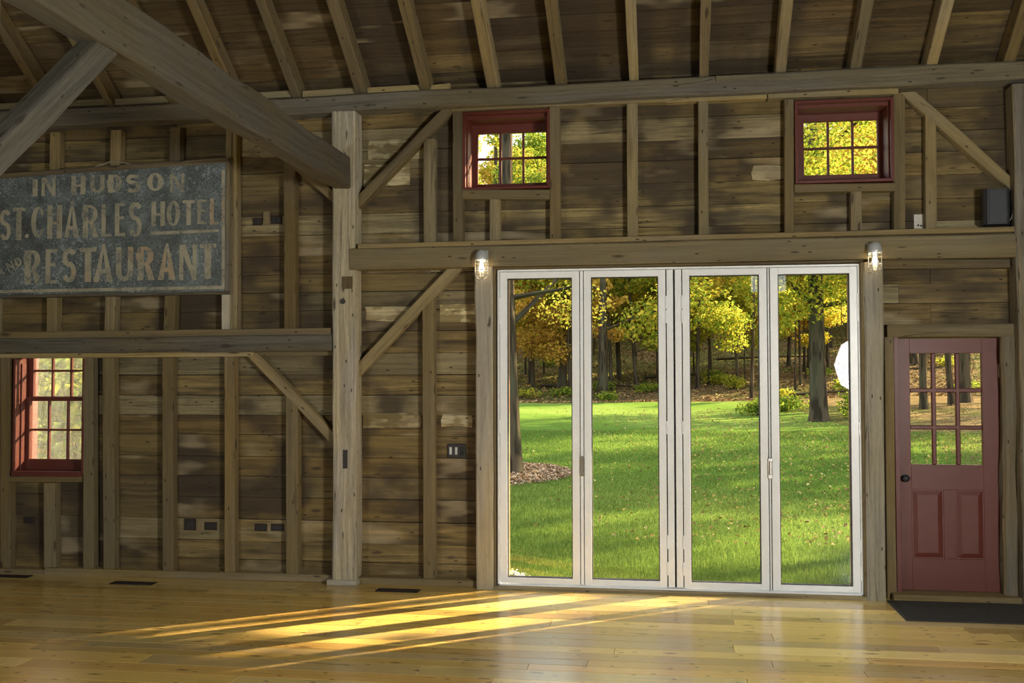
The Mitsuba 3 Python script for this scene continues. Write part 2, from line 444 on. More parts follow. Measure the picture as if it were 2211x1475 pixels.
# upper bays: from the girt up to the top plate
for a in [(-2.078, -1.970, 3.88, -2.073, -1.966, 2.965), (-1.818, -1.728, 4.15, -1.813, -1.724, 2.965), (-1.488, -1.398, 3.338, -1.487, -1.397, 2.965), (-0.964, -0.876, 4.12, -0.963, -0.875, 2.965),
          (-0.302, -0.211, 4.12, -0.304, -0.214, 2.965), (0.296, 0.381, 4.12, 0.291, 0.375, 2.965), (1.002, 1.080, 4.10, 0.994, 1.072, 2.965), (1.525, 1.613, 3.325, 1.522, 1.610, 2.965),
          (1.873, 1.964, 4.115, 1.861, 1.951, 2.965), (2.121, 2.207, 3.98, 2.109, 2.195, 2.965),
          (-6.24, -6.14, 4.07, -6.24, -6.14, 2.215), (-5.630, -5.532, 4.07, -5.637, -5.536, 2.215), (-5.023, -4.923, 4.07, -5.063, -4.963, 2.215), (-4.448, -4.335, 4.07, -4.482, -4.388, 2.215),
          (-3.900, -3.803, 4.09, -3.878, -3.782, 2.215), (-3.358, -3.250, 3.72, -3.343, -3.236, 2.215), (-7.0, -6.9, 4.07, -7.0, -6.9, 2.215), (-7.8, -7.7, 4.07, -7.8, -7.7, 2.215)]:
    stud(*a)
# lower bays: from the sill plate up to the girts
for a in [(-6.100, -6.003, 1.975, -6.060, -5.965, 0.03), (-5.271, -5.171, 1.975, -5.238, -5.138, 0.03), (-5.075, -4.966, 1.975, -5.043, -4.935, 0.03), (-4.498, -4.396, 1.975, -4.470, -4.369, 0.03),
          (-3.905, -3.809, 1.98, -3.882, -3.786, 0.03), (-3.324, -3.212, 1.62, -3.309, -3.198, 0.03), (-5.641, -5.530, 0.83, -5.626, -5.512, 0.03), (-2.083, -1.980, 2.50, -2.071, -1.969, 0.03),
          (-7.0, -6.9, 1.975, -7.0, -6.9, 0.03), (-7.8, -7.7, 1.975, -7.8, -7.7, 0.03)]:
    stud(*a)
k = wood('wall_back__stud', member((-3.884, -0.108, 2.225), (-3.886, -0.108, 2.72), 0.078, 0.014, num(4), bev=0.002, wob=0.002), 'wood_stud')
tag(k, 'stud face painted white below the sign')
k = wood('wall_back__stud', member((-3.872, -0.108, 3.76), (-3.868, -0.108, 4.06), 0.055, 0.014, num(3), bev=0.002, wob=0.003), 'wood_stud')


def rail(x0, z0, x1, z1, h, y0, y1, pal, name, key='wall_back', bsdf='wood_stud', wob=0.003):
    """A level timber: its middle runs from (x0, z0) to (x1, z1), h tall, between depths y0 and y1."""
    return wood(f'{key}__{name}', member((x0, (y0 + y1) / 2, z0), (x1, (y0 + y1) / 2, z1), h, abs(y1 - y0), num(pal), bev=0.004, wob=wob, step=0.4), bsdf)


rail(-1.82, 4.142, -0.92, 4.150, 0.055, -0.11, 0, 3, 'nailer')
rail(-0.92, 4.150, 0.03, 4.150, 0.058, -0.112, 0, 3, 'nailer')
rail(0.03, 4.148, 0.86, 4.146, 0.062, -0.110, 0, 3, 'nailer')
rail(0.87, 4.138, 1.91, 4.136, 0.052, -0.113, 0, 3, 'nailer')
rail(-1.728, 3.382, -0.964, 3.361, 0.082, -0.106, 0, 0, 'sill')
rail(1.075, 3.352, 1.875, 3.343, 0.066, -0.118, 0, 1, 'sill')
rail(-6.003, 0.857, -5.262, 0.870, 0.056, -0.106, 0, 1, 'sill')
rail(-8.5, 1.992, -3.62, 2.004, 0.046, -0.115, 0, 3, 'nailer')
rail(-3.62, 2.004, -2.88, 2.006, 0.040, -0.090, 0, 0, 'nailer')
rail(-8.5, 0.020, -5.6, 0.020, 0.05, -0.13, 0, 0, 'sill_plate')
rail(-5.6, 0.028, -2.885, 0.034, 0.066, -0.125, 0, 0, 'sill_plate')
rail(-2.64, 0.028, -1.60, 0.030, 0.06, -0.13, 0, 0, 'sill_plate')
rail(1.795, 2.166, 2.79, 2.163, 0.104, -0.108, 0, 0, 'header')
stud(1.776, 1.848, 2.115, 1.770, 1.842, 0.0, 1, name='casing')
# waney-edged stud beside the red door
wood('wall_back__casing', member((2.716, -0.055, 0.0), (2.735, -0.055, 2.113), 0.118, 0.105, num(2), bev=0.018, wob=0.012, step=0.15, freq=3.0), 'wood_timber')
rail(1.605, 2.71, 2.75, 2.70, 0.07, -0.10, 0, 1, 'nailer')
rail(-2.63, 2.935, 2.75, 2.962, 0.040, -0.215, 0.0, 0, 'nailer', wob=0.002)
rail(-8.5, 2.176, -2.886, 2.196, 0.062, -0.185, 0.0, 1, 'nailer', wob=0.002)
# the light board over the top plate, between the rafters
for a, b in [(-8.5, -5.05), (-5.0, -4.43), (-4.36, -3.86), (-3.78, -3.26), (-3.17, -2.66), (-2.58, -2.08), (-2.0, -1.83)]:
    rail(a, 4.318, b, 4.325, 0.06, -0.14, -0.09, 3, 'frieze_board')

# ------------------------------------------------------------------ ceiling: roof boards and rafters of the slope in view, and the rest of the roof
RID = (YF) / 2


def roof_pt(x, s, off=0.0):
    """A point of the roof: s metres up the slope from the line y = -0.2, off metres above the rafters' underside."""
    return np.array([x, -0.2 - s * math.cos(TH) + off * math.sin(TH), 4.322 + s * math.sin(TH) + off * math.cos(TH)])


s_top = (-0.2 - RID) / math.cos(TH)
slab = []
for off0, off1 in ((0.185, 0.26),):
    P = [roof_pt(x, s, o) for x in (XL - 0.2, XR + 0.2) for s in (-0.75, s_top + 0.1) for o in (off0, off1)]
    slab.append(trimesh.convex.convex_hull(np.array(P)))
    M = np.array(P)
    M[:, 1] = 2 * RID - M[:, 1]
    slab.append(trimesh.convex.convex_hull(M))
put('ceiling', mikit.ply(join(*slab), 'core_dark'))
tag('ceiling', 'steep barn roof of dark old boards on bare rafters', kind='structure')
RX = [-8.0, -7.4, -6.8, -6.2, -5.6, -5.0, -4.39, -3.80, -3.22, -2.62, -2.04, -1.45, -0.86, -0.24, 0.348, 0.968, 1.562, 2.155, 2.745, 3.34]
s = -0.55
prev = []
rows = 0
while s < s_top:
    h = float(rng.uniform(0.155, 0.205)) if s < 2.2 else 0.6
    cuts = [XL]
    while cuts[-1] < XR - 1.0:
        ok = [x for x in RX if x > cuts[-1] + 1.6 and x < cuts[-1] + 4.5 and x not in prev]
        if not ok:
            break
        cuts.append(float(rng.choice(ok)))
    prev = cuts[1:]
    cuts.append(XR)
    if s >= 2.2:
        cuts = [XL, XR]
    for a, b in zip(cuts[:-1], cuts[1:]):
        n = num(int(rng.choice([0, 1, 5, 5, 5])))
        mu = plank_poly(Polygon([(a + 0.001, s + 0.002), (b - 0.001, s + 0.002), (b - 0.001, s + h - 0.002), (a + 0.001, s + h - 0.002)]), 0.0, 0.024 + float(rng.uniform(0, 0.004)), n)
        V = np.array(mu[0].vertices)
        W = np.array([roof_pt(x, ss, 0.185 - yy) for x, yy, ss in V])
        m = trimesh.Trimesh(W, mu[0].faces, process=False)
        if m.volume < 0:
            m.invert()
        put('ceiling__plank', mikit.ply(m, 'wood_plank', uv=mu[1]))
    s += h
for x in RX:
    n = num(int(rng.choice([0, 1, 1, 1, 2])))
    w = float(rng.uniform(0.078, 0.10))
    a, b = roof_pt(x + 0.0, -0.35, 0.075), roof_pt(x + float(rng.uniform(-0.03, 0.03)) - 0.03, s_top, 0.075)
    wood('ceiling__rafter', member(a, b, w, 0.15, n, up=roof_pt(0, 0, 0) - roof_pt(0, 0, 1), bev=0.006, wob=0.008, step=0.4), 'wood_stud')
# the roof's other slope, behind the camera
for x in RX[::2]:
    a, b = roof_pt(x, 0, 0.075), roof_pt(x, s_top, 0.075)
    a[1], b[1] = 2 * RID - a[1], 2 * RID - b[1]
    wood('ceiling__rafter', member(a, b, 0.09, 0.15, num(1), up=(0, -math.sin(TH), -math.cos(TH))), 'wood_stud')

# gable walls and the wall behind the camera
gab = Polygon([(YF, -0.2), (0.25, -0.2), (0.25, 4.2), (RID, 4.45 + SLOPE * -RID), (YF, 4.2)])


def gable(name, x0, x1):
    m = trimesh.creation.extrude_polygon(gab, 1.0, engine='earcut')
    y, zz, t = np.array(m.vertices).T
    m.vertices = np.c_[x0 + (x1 - x0) * t, y, zz]
    if m.volume < 0:
        m.invert()
    f = m.faces
    V = m.vertices[f].reshape(-1, 3)
    put(name, mikit.ply(trimesh.Trimesh(V, np.arange(len(V)).reshape(-1, 3), process=False), 'wood_plank', uv=np.c_[V[:, 1], 10 * np.floor(V[:, 2] / 0.18) + V[:, 2] % 0.18]))


gable('wall_left', XL - 0.15, XL)
gable('wall_right', XR, XR + 0.15)
tag('wall_left', 'plank gable wall at the left end of the barn', kind='structure')
tag('wall_right', 'plank gable wall at the right end of the barn', kind='structure')
fw = sbox(XL, -0.2, XR, 4.4).difference(sbox(1.55, 3.32, 2.3, 3.85)).difference(sbox(-4.6, 3.32, -3.85, 3.85))
m = trimesh.creation.extrude_polygon(fw, 0.15, engine='earcut')
m.vertices = np.c_[m.vertices[:, 0], YF - 0.15 + m.vertices[:, 2], m.vertices[:, 1]]
if m.volume < 0:
    m.invert()
V = m.vertices[m.faces].reshape(-1, 3)
put('wall_front', mikit.ply(trimesh.Trimesh(V, np.arange(len(V)).reshape(-1, 3), process=False), 'wood_plank', uv=np.c_[V[:, 0], 10 * 20 + V[:, 2]]))
tag('wall_front', 'plank wall behind the viewer with two small upper windows', kind='structure')

# ------------------------------------------------------------------ floor
put('floor', mikit.ply(rbox(XL, XR, YF, 0.25, -0.20, -0.024, 0), 'core_dark'))
tag('floor', 'glossy honey-coloured wide pine plank floor', kind='structure')
y, prev = 0.0, []
rest = []
while y > YF + 0.2:
    h = float(rng.uniform(0.125, 0.215))
    if y < -4.6:
        h = 0.2
    y0 = max(y - h, YF)
    cuts = [XL + float(rng.uniform(0, 1.5))]
    while cuts[-1] < XR:
        x = cuts[-1] + float(rng.uniform(1.3, 3.6))
        if min([abs(x - q) for q in prev] or [9]) > 0.25:
            cuts.append(x)
    prev = cuts
    xs = [XL] + [c for c in cuts if XL + 0.4 < c < XR - 0.3] + [XR]
    for a, b in zip(xs[:-1], xs[1:]):
        n = num(int(rng.choice([0, 0, 0, 1, 1, 2, 3])))
        g = 0.0014
        m = rbox(a + 0.0010, b - 0.0010, y0 + g, y - g, -0.024, float(rng.uniform(-0.0006, 0.0)), 0.0016)
        V = m.vertices[m.faces].reshape(-1, 3)
        uv = np.c_[V[:, 0] + (n * 3.17) % 40, n * 10 + 3 + V[:, 1] - (y + y0) / 2]
        mm = trimesh.Trimesh(V, np.arange(len(V)).reshape(-1, 3), process=False)
        if y > -4.6:
            put('floor__plank', mikit.ply(mm, 'wood_floor', uv=uv))
        else:
            rest.append((mm, uv))
    y = y0
k = put('floor__plank_field', mikit.ply(join(*[r[0] for r in rest]), 'wood_floor', uv=np.vstack([r[1] for r in rest])))
tag(k, 'floor planks towards the viewer', kind='stuff')


# ------------------------------------------------------------------ timber frame
def timber(name, label, cat, p0, p1, w, d, pal, up=(0, -1, 0), group=None, bsdf='wood_timber', **kw):
    kw = {'bev': 0.012, 'wob': 0.009, 'step': 0.3, **kw}
    key = numbered(name)
    scene[key] = mikit.ply(*(lambda mu: (mu[0], bsdf, False, mu[1]))(member(p0, p1, w, d, num(pal), up=up, **kw)))
    return tag(key, label, cat, group)


def part(parent, name, mesh, bsdf, smooth=False, label=None, kind=None):
    k = put(f'{parent}__{name}', mikit.ply(mesh, bsdf, smooth))
    if label or kind:
        tag(k, label, kind=kind)
    return k


MP = timber('timber_post', 'tall grey-brown timber post that the sloping ceiling beam meets', 'post', (-2.748, -0.10, 0.045), (-2.771, -0.10, 4.135), 0.212, 0.20, 3, wob=0.008)
tag(wood(f'{MP}__foot_block', member((-2.893, -0.115, 0.022), (-2.630, -0.115, 0.024), 0.046, 0.22, num(3), bev=0.005), 'wood_timber'), 'pale wooden block under the post')
# shade of mortise and peg hole put on as dark pieces; post patch
part(MP, 'mortise', rbox(-2.760, -2.720, -0.2065, -0.19, 1.005, 1.165, 0.001), 'door_gap', label='dark block for the shade in an empty mortise slot')
part(MP, 'peg_hole_shade', trimesh.creation.cylinder(0.022, 0.014, sections=16, transform=trimesh.transformations.rotation_matrix(math.pi / 2, [1, 0, 0], [0, 0, 0]) @ trimesh.transformations.identity_matrix()).apply_translation((-2.768, -0.2045, 2.455)), 'door_gap', label='dark disc for the shade in a peg hole')
wood(f'{MP}__patch', member((-2.728, -0.204, 2.565), (-2.728, -0.204, 2.672), 0.092, 0.012, num(2), bev=0.002), 'wood_timber')
LP = timber('timber_post', 'grey-brown post at the left jamb of the white glass doors, under a caged lamp', 'post', (-1.519, -0.10, 0.0), (-1.521, -0.10, 2.74), 0.150, 0.20, 3)
RP = timber('timber_post', 'knotty post between the white glass doors and the red door', 'post', (1.670, -0.10, 0.0), (1.674, -0.10, 2.72), 0.148, 0.20, 3)
CP = timber('timber_post', 'corner post at the right edge, beside the black speaker', 'post', (2.875, -0.11, 0.0), (2.862, -0.11, 4.12), 0.205, 0.22, 1, wob=0.013)
NP = timber('timber_post', 'near post at the left edge, cut off by the frame', 'post', (-2.755, -5.10, 0.0), (-2.755, -5.10, 3.44), 0.20, 0.21, 0)
PL = timber('timber_beam', 'long grey top plate under the rafters along the wall', 'beam', (-8.5, -0.115, 4.165), (3.9, -0.115, 4.238), 0.150, 0.19, 0, wob=0.014, step=0.4)
wood(f'{PL}__scarf_lap', member((0.44, -0.213, 4.268), (1.145, -0.213, 4.258), 0.050, 0.016, 12, bev=0.003, wob=0.003), 'wood_timber')
GR = timber('timber_beam', 'wide girt beam directly above the white glass doors and the red door', 'beam', (-2.70, -0.115, 2.824), (3.9, -0.115, 2.841), 0.185, 0.20, 2, wob=0.007, bsdf='wood_stud')
GL = timber('timber_beam', 'girt beam below the hotel sign, running into the tall post', 'beam', (-8.5, -0.10, 2.078), (-2.872, -0.10, 2.098), 0.145, 0.19, 0, wob=0.007)
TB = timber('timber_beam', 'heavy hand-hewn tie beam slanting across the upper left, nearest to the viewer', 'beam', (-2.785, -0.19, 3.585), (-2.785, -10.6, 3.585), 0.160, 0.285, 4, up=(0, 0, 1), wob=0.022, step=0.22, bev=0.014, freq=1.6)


def brace(label, a, b, w, d, pal, y=-0.055, bsdf='wood_stud', cutx=None, cutz=None):
    """From a = (x, z) on a post to b = (x, z) under a beam."""
    return timber('timber_brace', label, 'brace', (a[0], y, a[1]), (b[0], y, b[1]), w, d, pal, bsdf=bsdf, bev=0.006, wob=0.006,
                  cut0=((a[0], 0, 0), (1, 0, 0)), cut1=((0, 0, b[1]), (0, 0, 1)))


brace('upper diagonal brace right of the tall post, left of the red upper window', (-2.665, 3.345), (-1.835, 4.15), 0.086, 0.10, 0)
brace('diagonal brace between the tall post and the girt, beside the left glass door', (-2.655, 1.865), (-1.80, 2.735), 0.092, 0.10, 2)
brace('diagonal brace left of the tall post, below the girt under the sign', (-2.865, 1.235), (-3.645, 2.012), 0.086, 0.10, 0)
brace('diagonal brace behind the tie beam, left of the tall post at the top', (-2.870, 3.375), (-3.72, 4.10), 0.085, 0.10, 1)
brace('upper right diagonal brace above the black speaker', (2.785, 3.325), (1.985, 4.12), 0.088, 0.10, 0)
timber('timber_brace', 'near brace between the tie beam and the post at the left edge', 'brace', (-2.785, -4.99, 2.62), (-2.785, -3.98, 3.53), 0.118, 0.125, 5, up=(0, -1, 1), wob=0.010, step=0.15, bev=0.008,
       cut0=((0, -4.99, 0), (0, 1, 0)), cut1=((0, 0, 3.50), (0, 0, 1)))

# ------------------------------------------------------------------ windows


def window(name, label, ox0, ox1, oz0, oz1, yf, yb, gx0, gx1, gz0, gz1, cols, rows_, yg, sill=True):
    """A red window: jamb liner from depth yf to yb and one sash with its panes at depth yg."""
    tag(name, label, kind='structure')
    w = 0.024
    R = 'red_paint'
    part(name, 'jamb', rbox(ox0, ox0 + w, yf, yb, oz0, oz1), R)
    part(name, 'jamb', rbox(ox1 - w, ox1, yf, yb, oz0, oz1), R)
    part(name, 'head', rbox(ox0 + w, ox1 - w, yf, yb, oz1 - w, oz1), R)
    part(name, 'stool', rbox(ox0 + w, ox1 - w, yf - 0.004, yb, oz0, oz0 + w), R)
    # stops in front of the sash
    part(name, 'stop', rbox(ox0 + w, ox0 + w + 0.012, yf + 0.06, yg - 0.022, oz0 + w, oz1 - w, 0.001), R)
    part(name, 'stop', rbox(ox1 - w - 0.012, ox1 - w, yf + 0.06, yg - 0.022, oz0 + w, oz1 - w, 0.001), R)
    part(name, 'stop', rbox(ox0 + w + 0.012, ox1 - w - 0.012, yf + 0.06, yg - 0.022, oz1 - w - 0.03, oz1 - w, 0.001), R)
    sash(name, ox0 + w, ox1 - w, oz0 + w, oz1 - w, gx0, gx1, gz0, gz1, cols, rows_, yg)


def sash(name, sx0, sx1, sz0, sz1, gx0, gx1, gz0, gz1, cols, rows_, yg):
    R = 'red_paint'
    t = 0.02
    s = thing_key(name, 'sash')
    scene[s] = mikit.ply(join(rbox(sx0, gx0, yg - t, yg + t, sz0, sz1), rbox(gx1, sx1, yg - t, yg + t, sz0, sz1),
                              rbox(gx0 - 0.001, gx1 + 0.001, yg - t, yg + t, sz0, gz0), rbox(gx0 - 0.001, gx1 + 0.001, yg - t, yg + t, gz1, sz1)), R)
    xs, zs = np.linspace(gx0, gx1, cols + 1), np.linspace(gz0, gz1, rows_ + 1)
    for x in xs[1:-1]:
        part(s, 'muntin', rbox(x - 0.009, x + 0.009, yg - 0.016, yg + 0.016, gz0, gz1, 0.003), R)
    for z_ in zs[1:-1]:
        part(s, 'muntin', rbox(gx0, gx1, yg - 0.015, yg + 0.015, z_ - 0.009, z_ + 0.009, 0.003), R)
    for i in range(cols):
        for j in range(rows_):
            part(s, 'pane', pane(xs[i] + 0.004, xs[i + 1] - 0.004, zs[j] + 0.004, zs[j + 1] - 0.004, yg + 0.003), 'glass')
    return s


def thing_key(parent, name): return numbered(f'{parent}__{name}')


window('window_1', 'small red six-pane window above the left glass doors', -1.727, -0.962, 3.418, 4.105, -0.10, 0.25, -1.642, -1.026, 3.518, 3.976, 3, 2, 0.2)
window('window_2', 'small red six-pane window above the right post', 1.085, 1.873, 3.392, 4.086, -0.10, 0.25, 1.193, 1.798, 3.512, 3.972, 3, 2, 0.2)
# the double-hung window at the lower left
N3 = 'window_3'
tag(N3, 'red double-hung window at the lower left with sun on its jamb', kind='structure')
for nm, b in (('jamb', (-5.962, -5.938, -0.10, 0.25, 0.908, 1.968)), ('jamb', (-5.273, -5.249, -0.10, 0.25, 0.908, 1.968)), ('jamb', (-5.962, -5.938, 0.002, 0.25, 1.968, 2.17)), ('jamb', (-5.273, -5.249, 0.002, 0.25, 1.968, 2.17)), ('head', (-5.938, -5.273, 0.002, 0.25, 2.146, 2.17)),
              ('stool', (-5.958, -5.270, -0.118, 0.25, 0.890, 0.935)), ('stop', (-5.938, -5.925, -0.02, 0.045, 0.935, 1.925)), ('stop', (-5.286, -5.273, -0.02, 0.045, 0.935, 1.925))):
    part(N3, nm, rbox(*b), 'red_paint')
sash(N3, -5.937, -5.274, 0.935, 1.613, -5.892, -5.318, 1.035, 1.580, 3, 2, 0.07)
sash(N3, -5.937, -5.274, 1.575, 2.145, -5.888, -5.318, 1.618, 2.10, 3, 2, 0.115)
wires = []
for i in range(150):
    x = -5.935 + 0.658 * (i + 0.5) / 150
    wires.append(trimesh.creation.box(bounds=[[x - 0.0005, 0.165, 0.935], [x + 0.0005, 0.1658, 2.14]]))
for i in range(220):
    z_ = 0.935 + 1.20 * (i + 0.5) / 220
    wires.append(trimesh.creation.box(bounds=[[-5.937, 0.1660, z_ - 0.0005], [-5.274, 0.1668, z_ + 0.0005]]))
part(N3, 'insect_screen', join(*wires), 'insect_wire', label='fine grey insect screen', kind='stuff')
# two upper windows in the wall behind the viewer
for nm, x0 in (('window_4', 1.55), ('window_5', -4.6)):
    tag(nm, 'small upper window in the wall behind the viewer', kind='structure')
    part(nm, 'frame', join(rbox(x0, x0 + .05, YF - .16, YF + .02, 3.32, 3.85), rbox(x0 + .70, x0 + .75, YF - .16, YF + .02, 3.32, 3.85), rbox(x0 + .05, x0 + .70, YF - .16, YF + .02, 3.32, 3.37), rbox(x0 + .05, x0 + .70, YF - .16, YF + .02, 3.80, 3.85)), 'red_paint')
    part(nm, 'pane', pane(x0 + .05, x0 + .70, 3.37, 3.80, YF - 0.07), 'glass')

# ------------------------------------------------------------------ white folding glass doors
D1 = 'door_1'
tag(D1, 'white four-panel folding glass doors onto the lawn', kind='structure')
yf, yb = -0.12, -0.065
W = 'white_frame'
ZB, ZT = 0.045, 2.695
part(D1, 'frame', join(rbox(-1.417, -1.399, -0.125, 0.02, 0.03, 2.716), rbox(1.566, 1.584, -0.125, 0.02, 0.03, 2.716), rbox(-1.399, 1.566, -0.125, 0.02, 2.699, 2.716)), W)
part(D1, 'track', rbox(-1.399, 1.566, -0.135, 0.02, 0.024, 0.038), W, label='pale metal floor track')
wood(f'{D1}__sill', member((-1.445, -0.10, 0.008), (1.60, -0.10, 0.010), 0.030, 0.19, num(2), bev=0.004), 'wood_stud')
panels = [(-1.394, -0.712, -1.331, -0.775, 'r'), (-0.674, 0.014, -0.612, -0.048, 'l'), (0.152, 0.842, 0.211, 0.778, 'r'), (0.868, 1.562, 0.932, 1.501, 'l')]
for i, (x0, x1, g0, g1, side) in enumerate(panels):
    p = thing_key(D1, 'panel')
    gz0, gz1 = 0.128 - 0.035, 2.640
    scene[p] = mikit.ply(join(rbox(x0, g0, yf, yb, ZB, ZT, .003), rbox(g1, x1, yf, yb, ZB, ZT, .003), rbox(g0 - .001, g1 + .001, yf, yb, ZB, gz0, .003), rbox(g0 - .001, g1 + .001, yf, yb, gz1, ZT, .003)), W)
    part(p, 'gasket', join(rbox(g0, g0 + .006, yf + .012, yb, gz0, gz1, 0), rbox(g1 - .006, g1, yf + .012, yb, gz0, gz1, 0), rbox(g0, g1, yf + .012, yb, gz0, gz0 + .005, 0), rbox(g0, g1, yf + .012, yb, gz1 - .007, gz1, 0)), 'door_gap', label='dark gasket')
    part(p, 'pane', pane(g0 + .003, g1 - .003, gz0 + .002, gz1 - .002, -0.088), 'glass')
    hx = {0: -1.3965, 1: 0.017, 2: 0.149, 3: 1.564}[i]
    for hz in (0.20, 0.42, 1.37, 2.30, 2.42):
        part(p, 'hinge', rbox(hx - .007, hx + .007, yf - .008, yf + .02, hz - .055, hz + .055, .003), W)
for x0, x1 in ((-0.706, -0.680), (0.849, 0.861), (0.0215, 0.0765), (0.0905, 0.1455)):
    part(D1, 'astragal', rbox(x0, x1, yf + .003, yb, ZB, ZT, .003), W)
part(D1, 'seal', join(*[rbox(a, b, -0.074, -0.066, 0.040, 2.697, 0) for a, b in ((-.714, -.672), (.012, .154), (.840, .870))]), 'door_gap', label='black rubber seal')
for hx in (-0.693, 0.8545):
    part(D1, 'handle', join(rbox(hx - .020, hx + .020, yf - .012, yf + .01, 0.955, 1.125, .004), rbox(hx - .008, hx + .012, yf - .03, yf - .01, 0.99, 1.10, .004)), 'steel', label='small pewter lever handle')
# cedar lining of the opening outside the doors
scene['cedar'] = principled((0.23, 0.105, 0.052), 0.6, 0.3)
part('trim_1', 'jamb_board', rbox(-1.447, -1.372, 0.03, 0.30, -0.05, 2.74), 'cedar')
part('trim_1', 'jamb_board', rbox(1.552, 1.606, 0.03, 0.30, -0.05, 2.74), 'cedar')
part('trim_1', 'head_board', rbox(-1.372, 1.552, 0.03, 0.30, 2.690, 2.74), 'cedar')
tag('trim_1', 'brown cedar boards lining the opening outside the glass doors', kind='structure')
for a, b in (((-1.437, -0.10, 0.0), (-1.437, -0.10, 2.72)), ((1.593, -0.10, 0.0), (1.593, -0.10, 2.72))):
    wood('trim_1__lining', member(a, b, 0.020, 0.15, num(1), bev=0.002), 'wood_stud')
wood('trim_1__lining', member((-1.44, -0.105, 2.725), (1.60, -0.105, 2.732), 0.014, 0.16, num(1), bev=0.002), 'wood_stud')

# ------------------------------------------------------------------ red door
D2 = 'door_2'
tag(D2, 'red door with nine small panes and two lower panels', kind='structure')
R = 'red_paint'
part(D2, 'jamb', rbox(1.851, 1.888, -0.075, 0.31, 0.0, 2.13), R)
part(D2, 'jamb', rbox(2.684, 2.706, -0.085, 0.31, 0.0, 2.13), R)
part(D2, 'head', rbox(1.888, 2.684, -0.085, 0.31, 2.112, 2.135), R)
sy0, sy1 = 0.0, 0.045
sx0, sx1, sz0, sz1 = 1.892, 2.680, 0.056, 2.106
gx0, gx1, gz0, gz1 = 1.990, 2.549, 1.075, 1.983
slab = thing_key(D2, 'slab')
scene[slab] = mikit.ply(join(rbox(sx0, gx0, sy0, sy1, sz0, sz1), rbox(gx1, sx1, sy0, sy1, sz0, sz1), rbox(gx0 - .001, gx1 + .001, sy0, sy1, gz1, sz1), rbox(gx0 - .001, gx1 + .001, sy0, sy1, 0.872, gz0),
                             rbox(gx0 - .001, gx1 + .001, sy0, sy1, sz0, 0.315), rbox(2.238, 2.330, sy0, sy1, 0.314, 0.873)), R)
for a, b in ((1.990, 2.238), (2.330, 2.549)):
    hull = np.array([[x, yy, zz] for x0, x1, z0, z1, yy in ((a, b, 0.314, 0.873, 0.016), (a + .045, b - .045, 0.36, 0.828, 0.002), (a, b, 0.314, 0.873, 0.03)) for x in (x0, x1) for zz in (z0, z1)])
    part(slab, 'panel', trimesh.convex.convex_hull(hull), R)
    o, i_ = sbox(a, 0.314, b, 0.873), sbox(a + .012, 0.326, b - .012, 0.861)
    mm = trimesh.creation.extrude_polygon(o.difference(i_), 0.012, engine='earcut')
    mm.vertices = np.c_[mm.vertices[:, 0], 0.004 + mm.vertices[:, 2], mm.vertices[:, 1]]
    if mm.volume < 0:
        mm.invert()
    part(slab, 'moulding', mm, R)
xs, zs = np.linspace(gx0, gx1, 4), np.linspace(gz0, gz1, 4)
for x in xs[1:-1]:
    part(slab, 'muntin', rbox(x - .017, x + .017, sy0 + .006, sy1 - .006, gz0, gz1, .006), R)
for z_ in zs[1:-1]:
    part(slab, 'muntin', rbox(gx0, gx1, sy0 + .0065, sy1 - .0065, z_ - .017, z_ + .017, .006), R)
for i in range(3):
    for j in range(3):
        part(slab, 'pane', pane(xs[i] + .01, xs[i + 1] - .01, zs[j] + .01, zs[j + 1] - .01, 0.024), 'glass')
rot = trimesh.transformations.rotation_matrix(math.pi / 2, [1, 0, 0])
kb = lathe([(0, 0), (.031, 0), (.031, .006), (.014, .010), (.012, .030), (.022, .038), (.029, .050), (.027, .062), (.015, .070), (0, .071)])
kb.apply_transform(rot)
kb.apply_translation((1.938, 0.0, 0.965))
part(slab, 'knob', kb, 'black_plastic', 40, label='round black door knob')
for hz in (1.84, 1.09, 0.335):
    part(slab, 'hinge', join(rbox(2.672, 2.686, -0.014, 0.002, hz - .055, hz + .055, .004), rbox(2.683, 2.688, -0.02, -0.008, hz - .06, hz + .06, .002)), 'brass_hinge', label='bright metal hinge')
wood(f'{D2}__threshold', member((1.80, -0.07, 0.026), (2.775, -0.07, 0.026), 0.054, 0.235, num(0), up=(0, -1, 0), bev=0.006), 'wood_stud')
dm = thing('doormat', 'dark grey ribbed doormat lying in front of the red door', 'doormat')
base = trimesh.convex.convex_hull(np.array([[x, yy, zz] for x0, x1, y0, y1, zz in ((1.742, 3.02, -0.862, -0.192, 0.001), (1.752, 3.01, -0.852, -0.202, 0.011)) for x in (x0, x1) for yy in (y0, y1)]))
part(dm, 'base', base, 'doormat_rubber')
part(dm, 'pile', join(*[rbox(1.80, 2.96, yy, yy + .014, .010, .0155, .003) for yy in np.arange(-0.82, -0.24, 0.022)]), 'doormat_rubber', kind='stuff')

# ------------------------------------------------------------------ hotel sign


def ring(outer, inner): return outer.difference(inner)


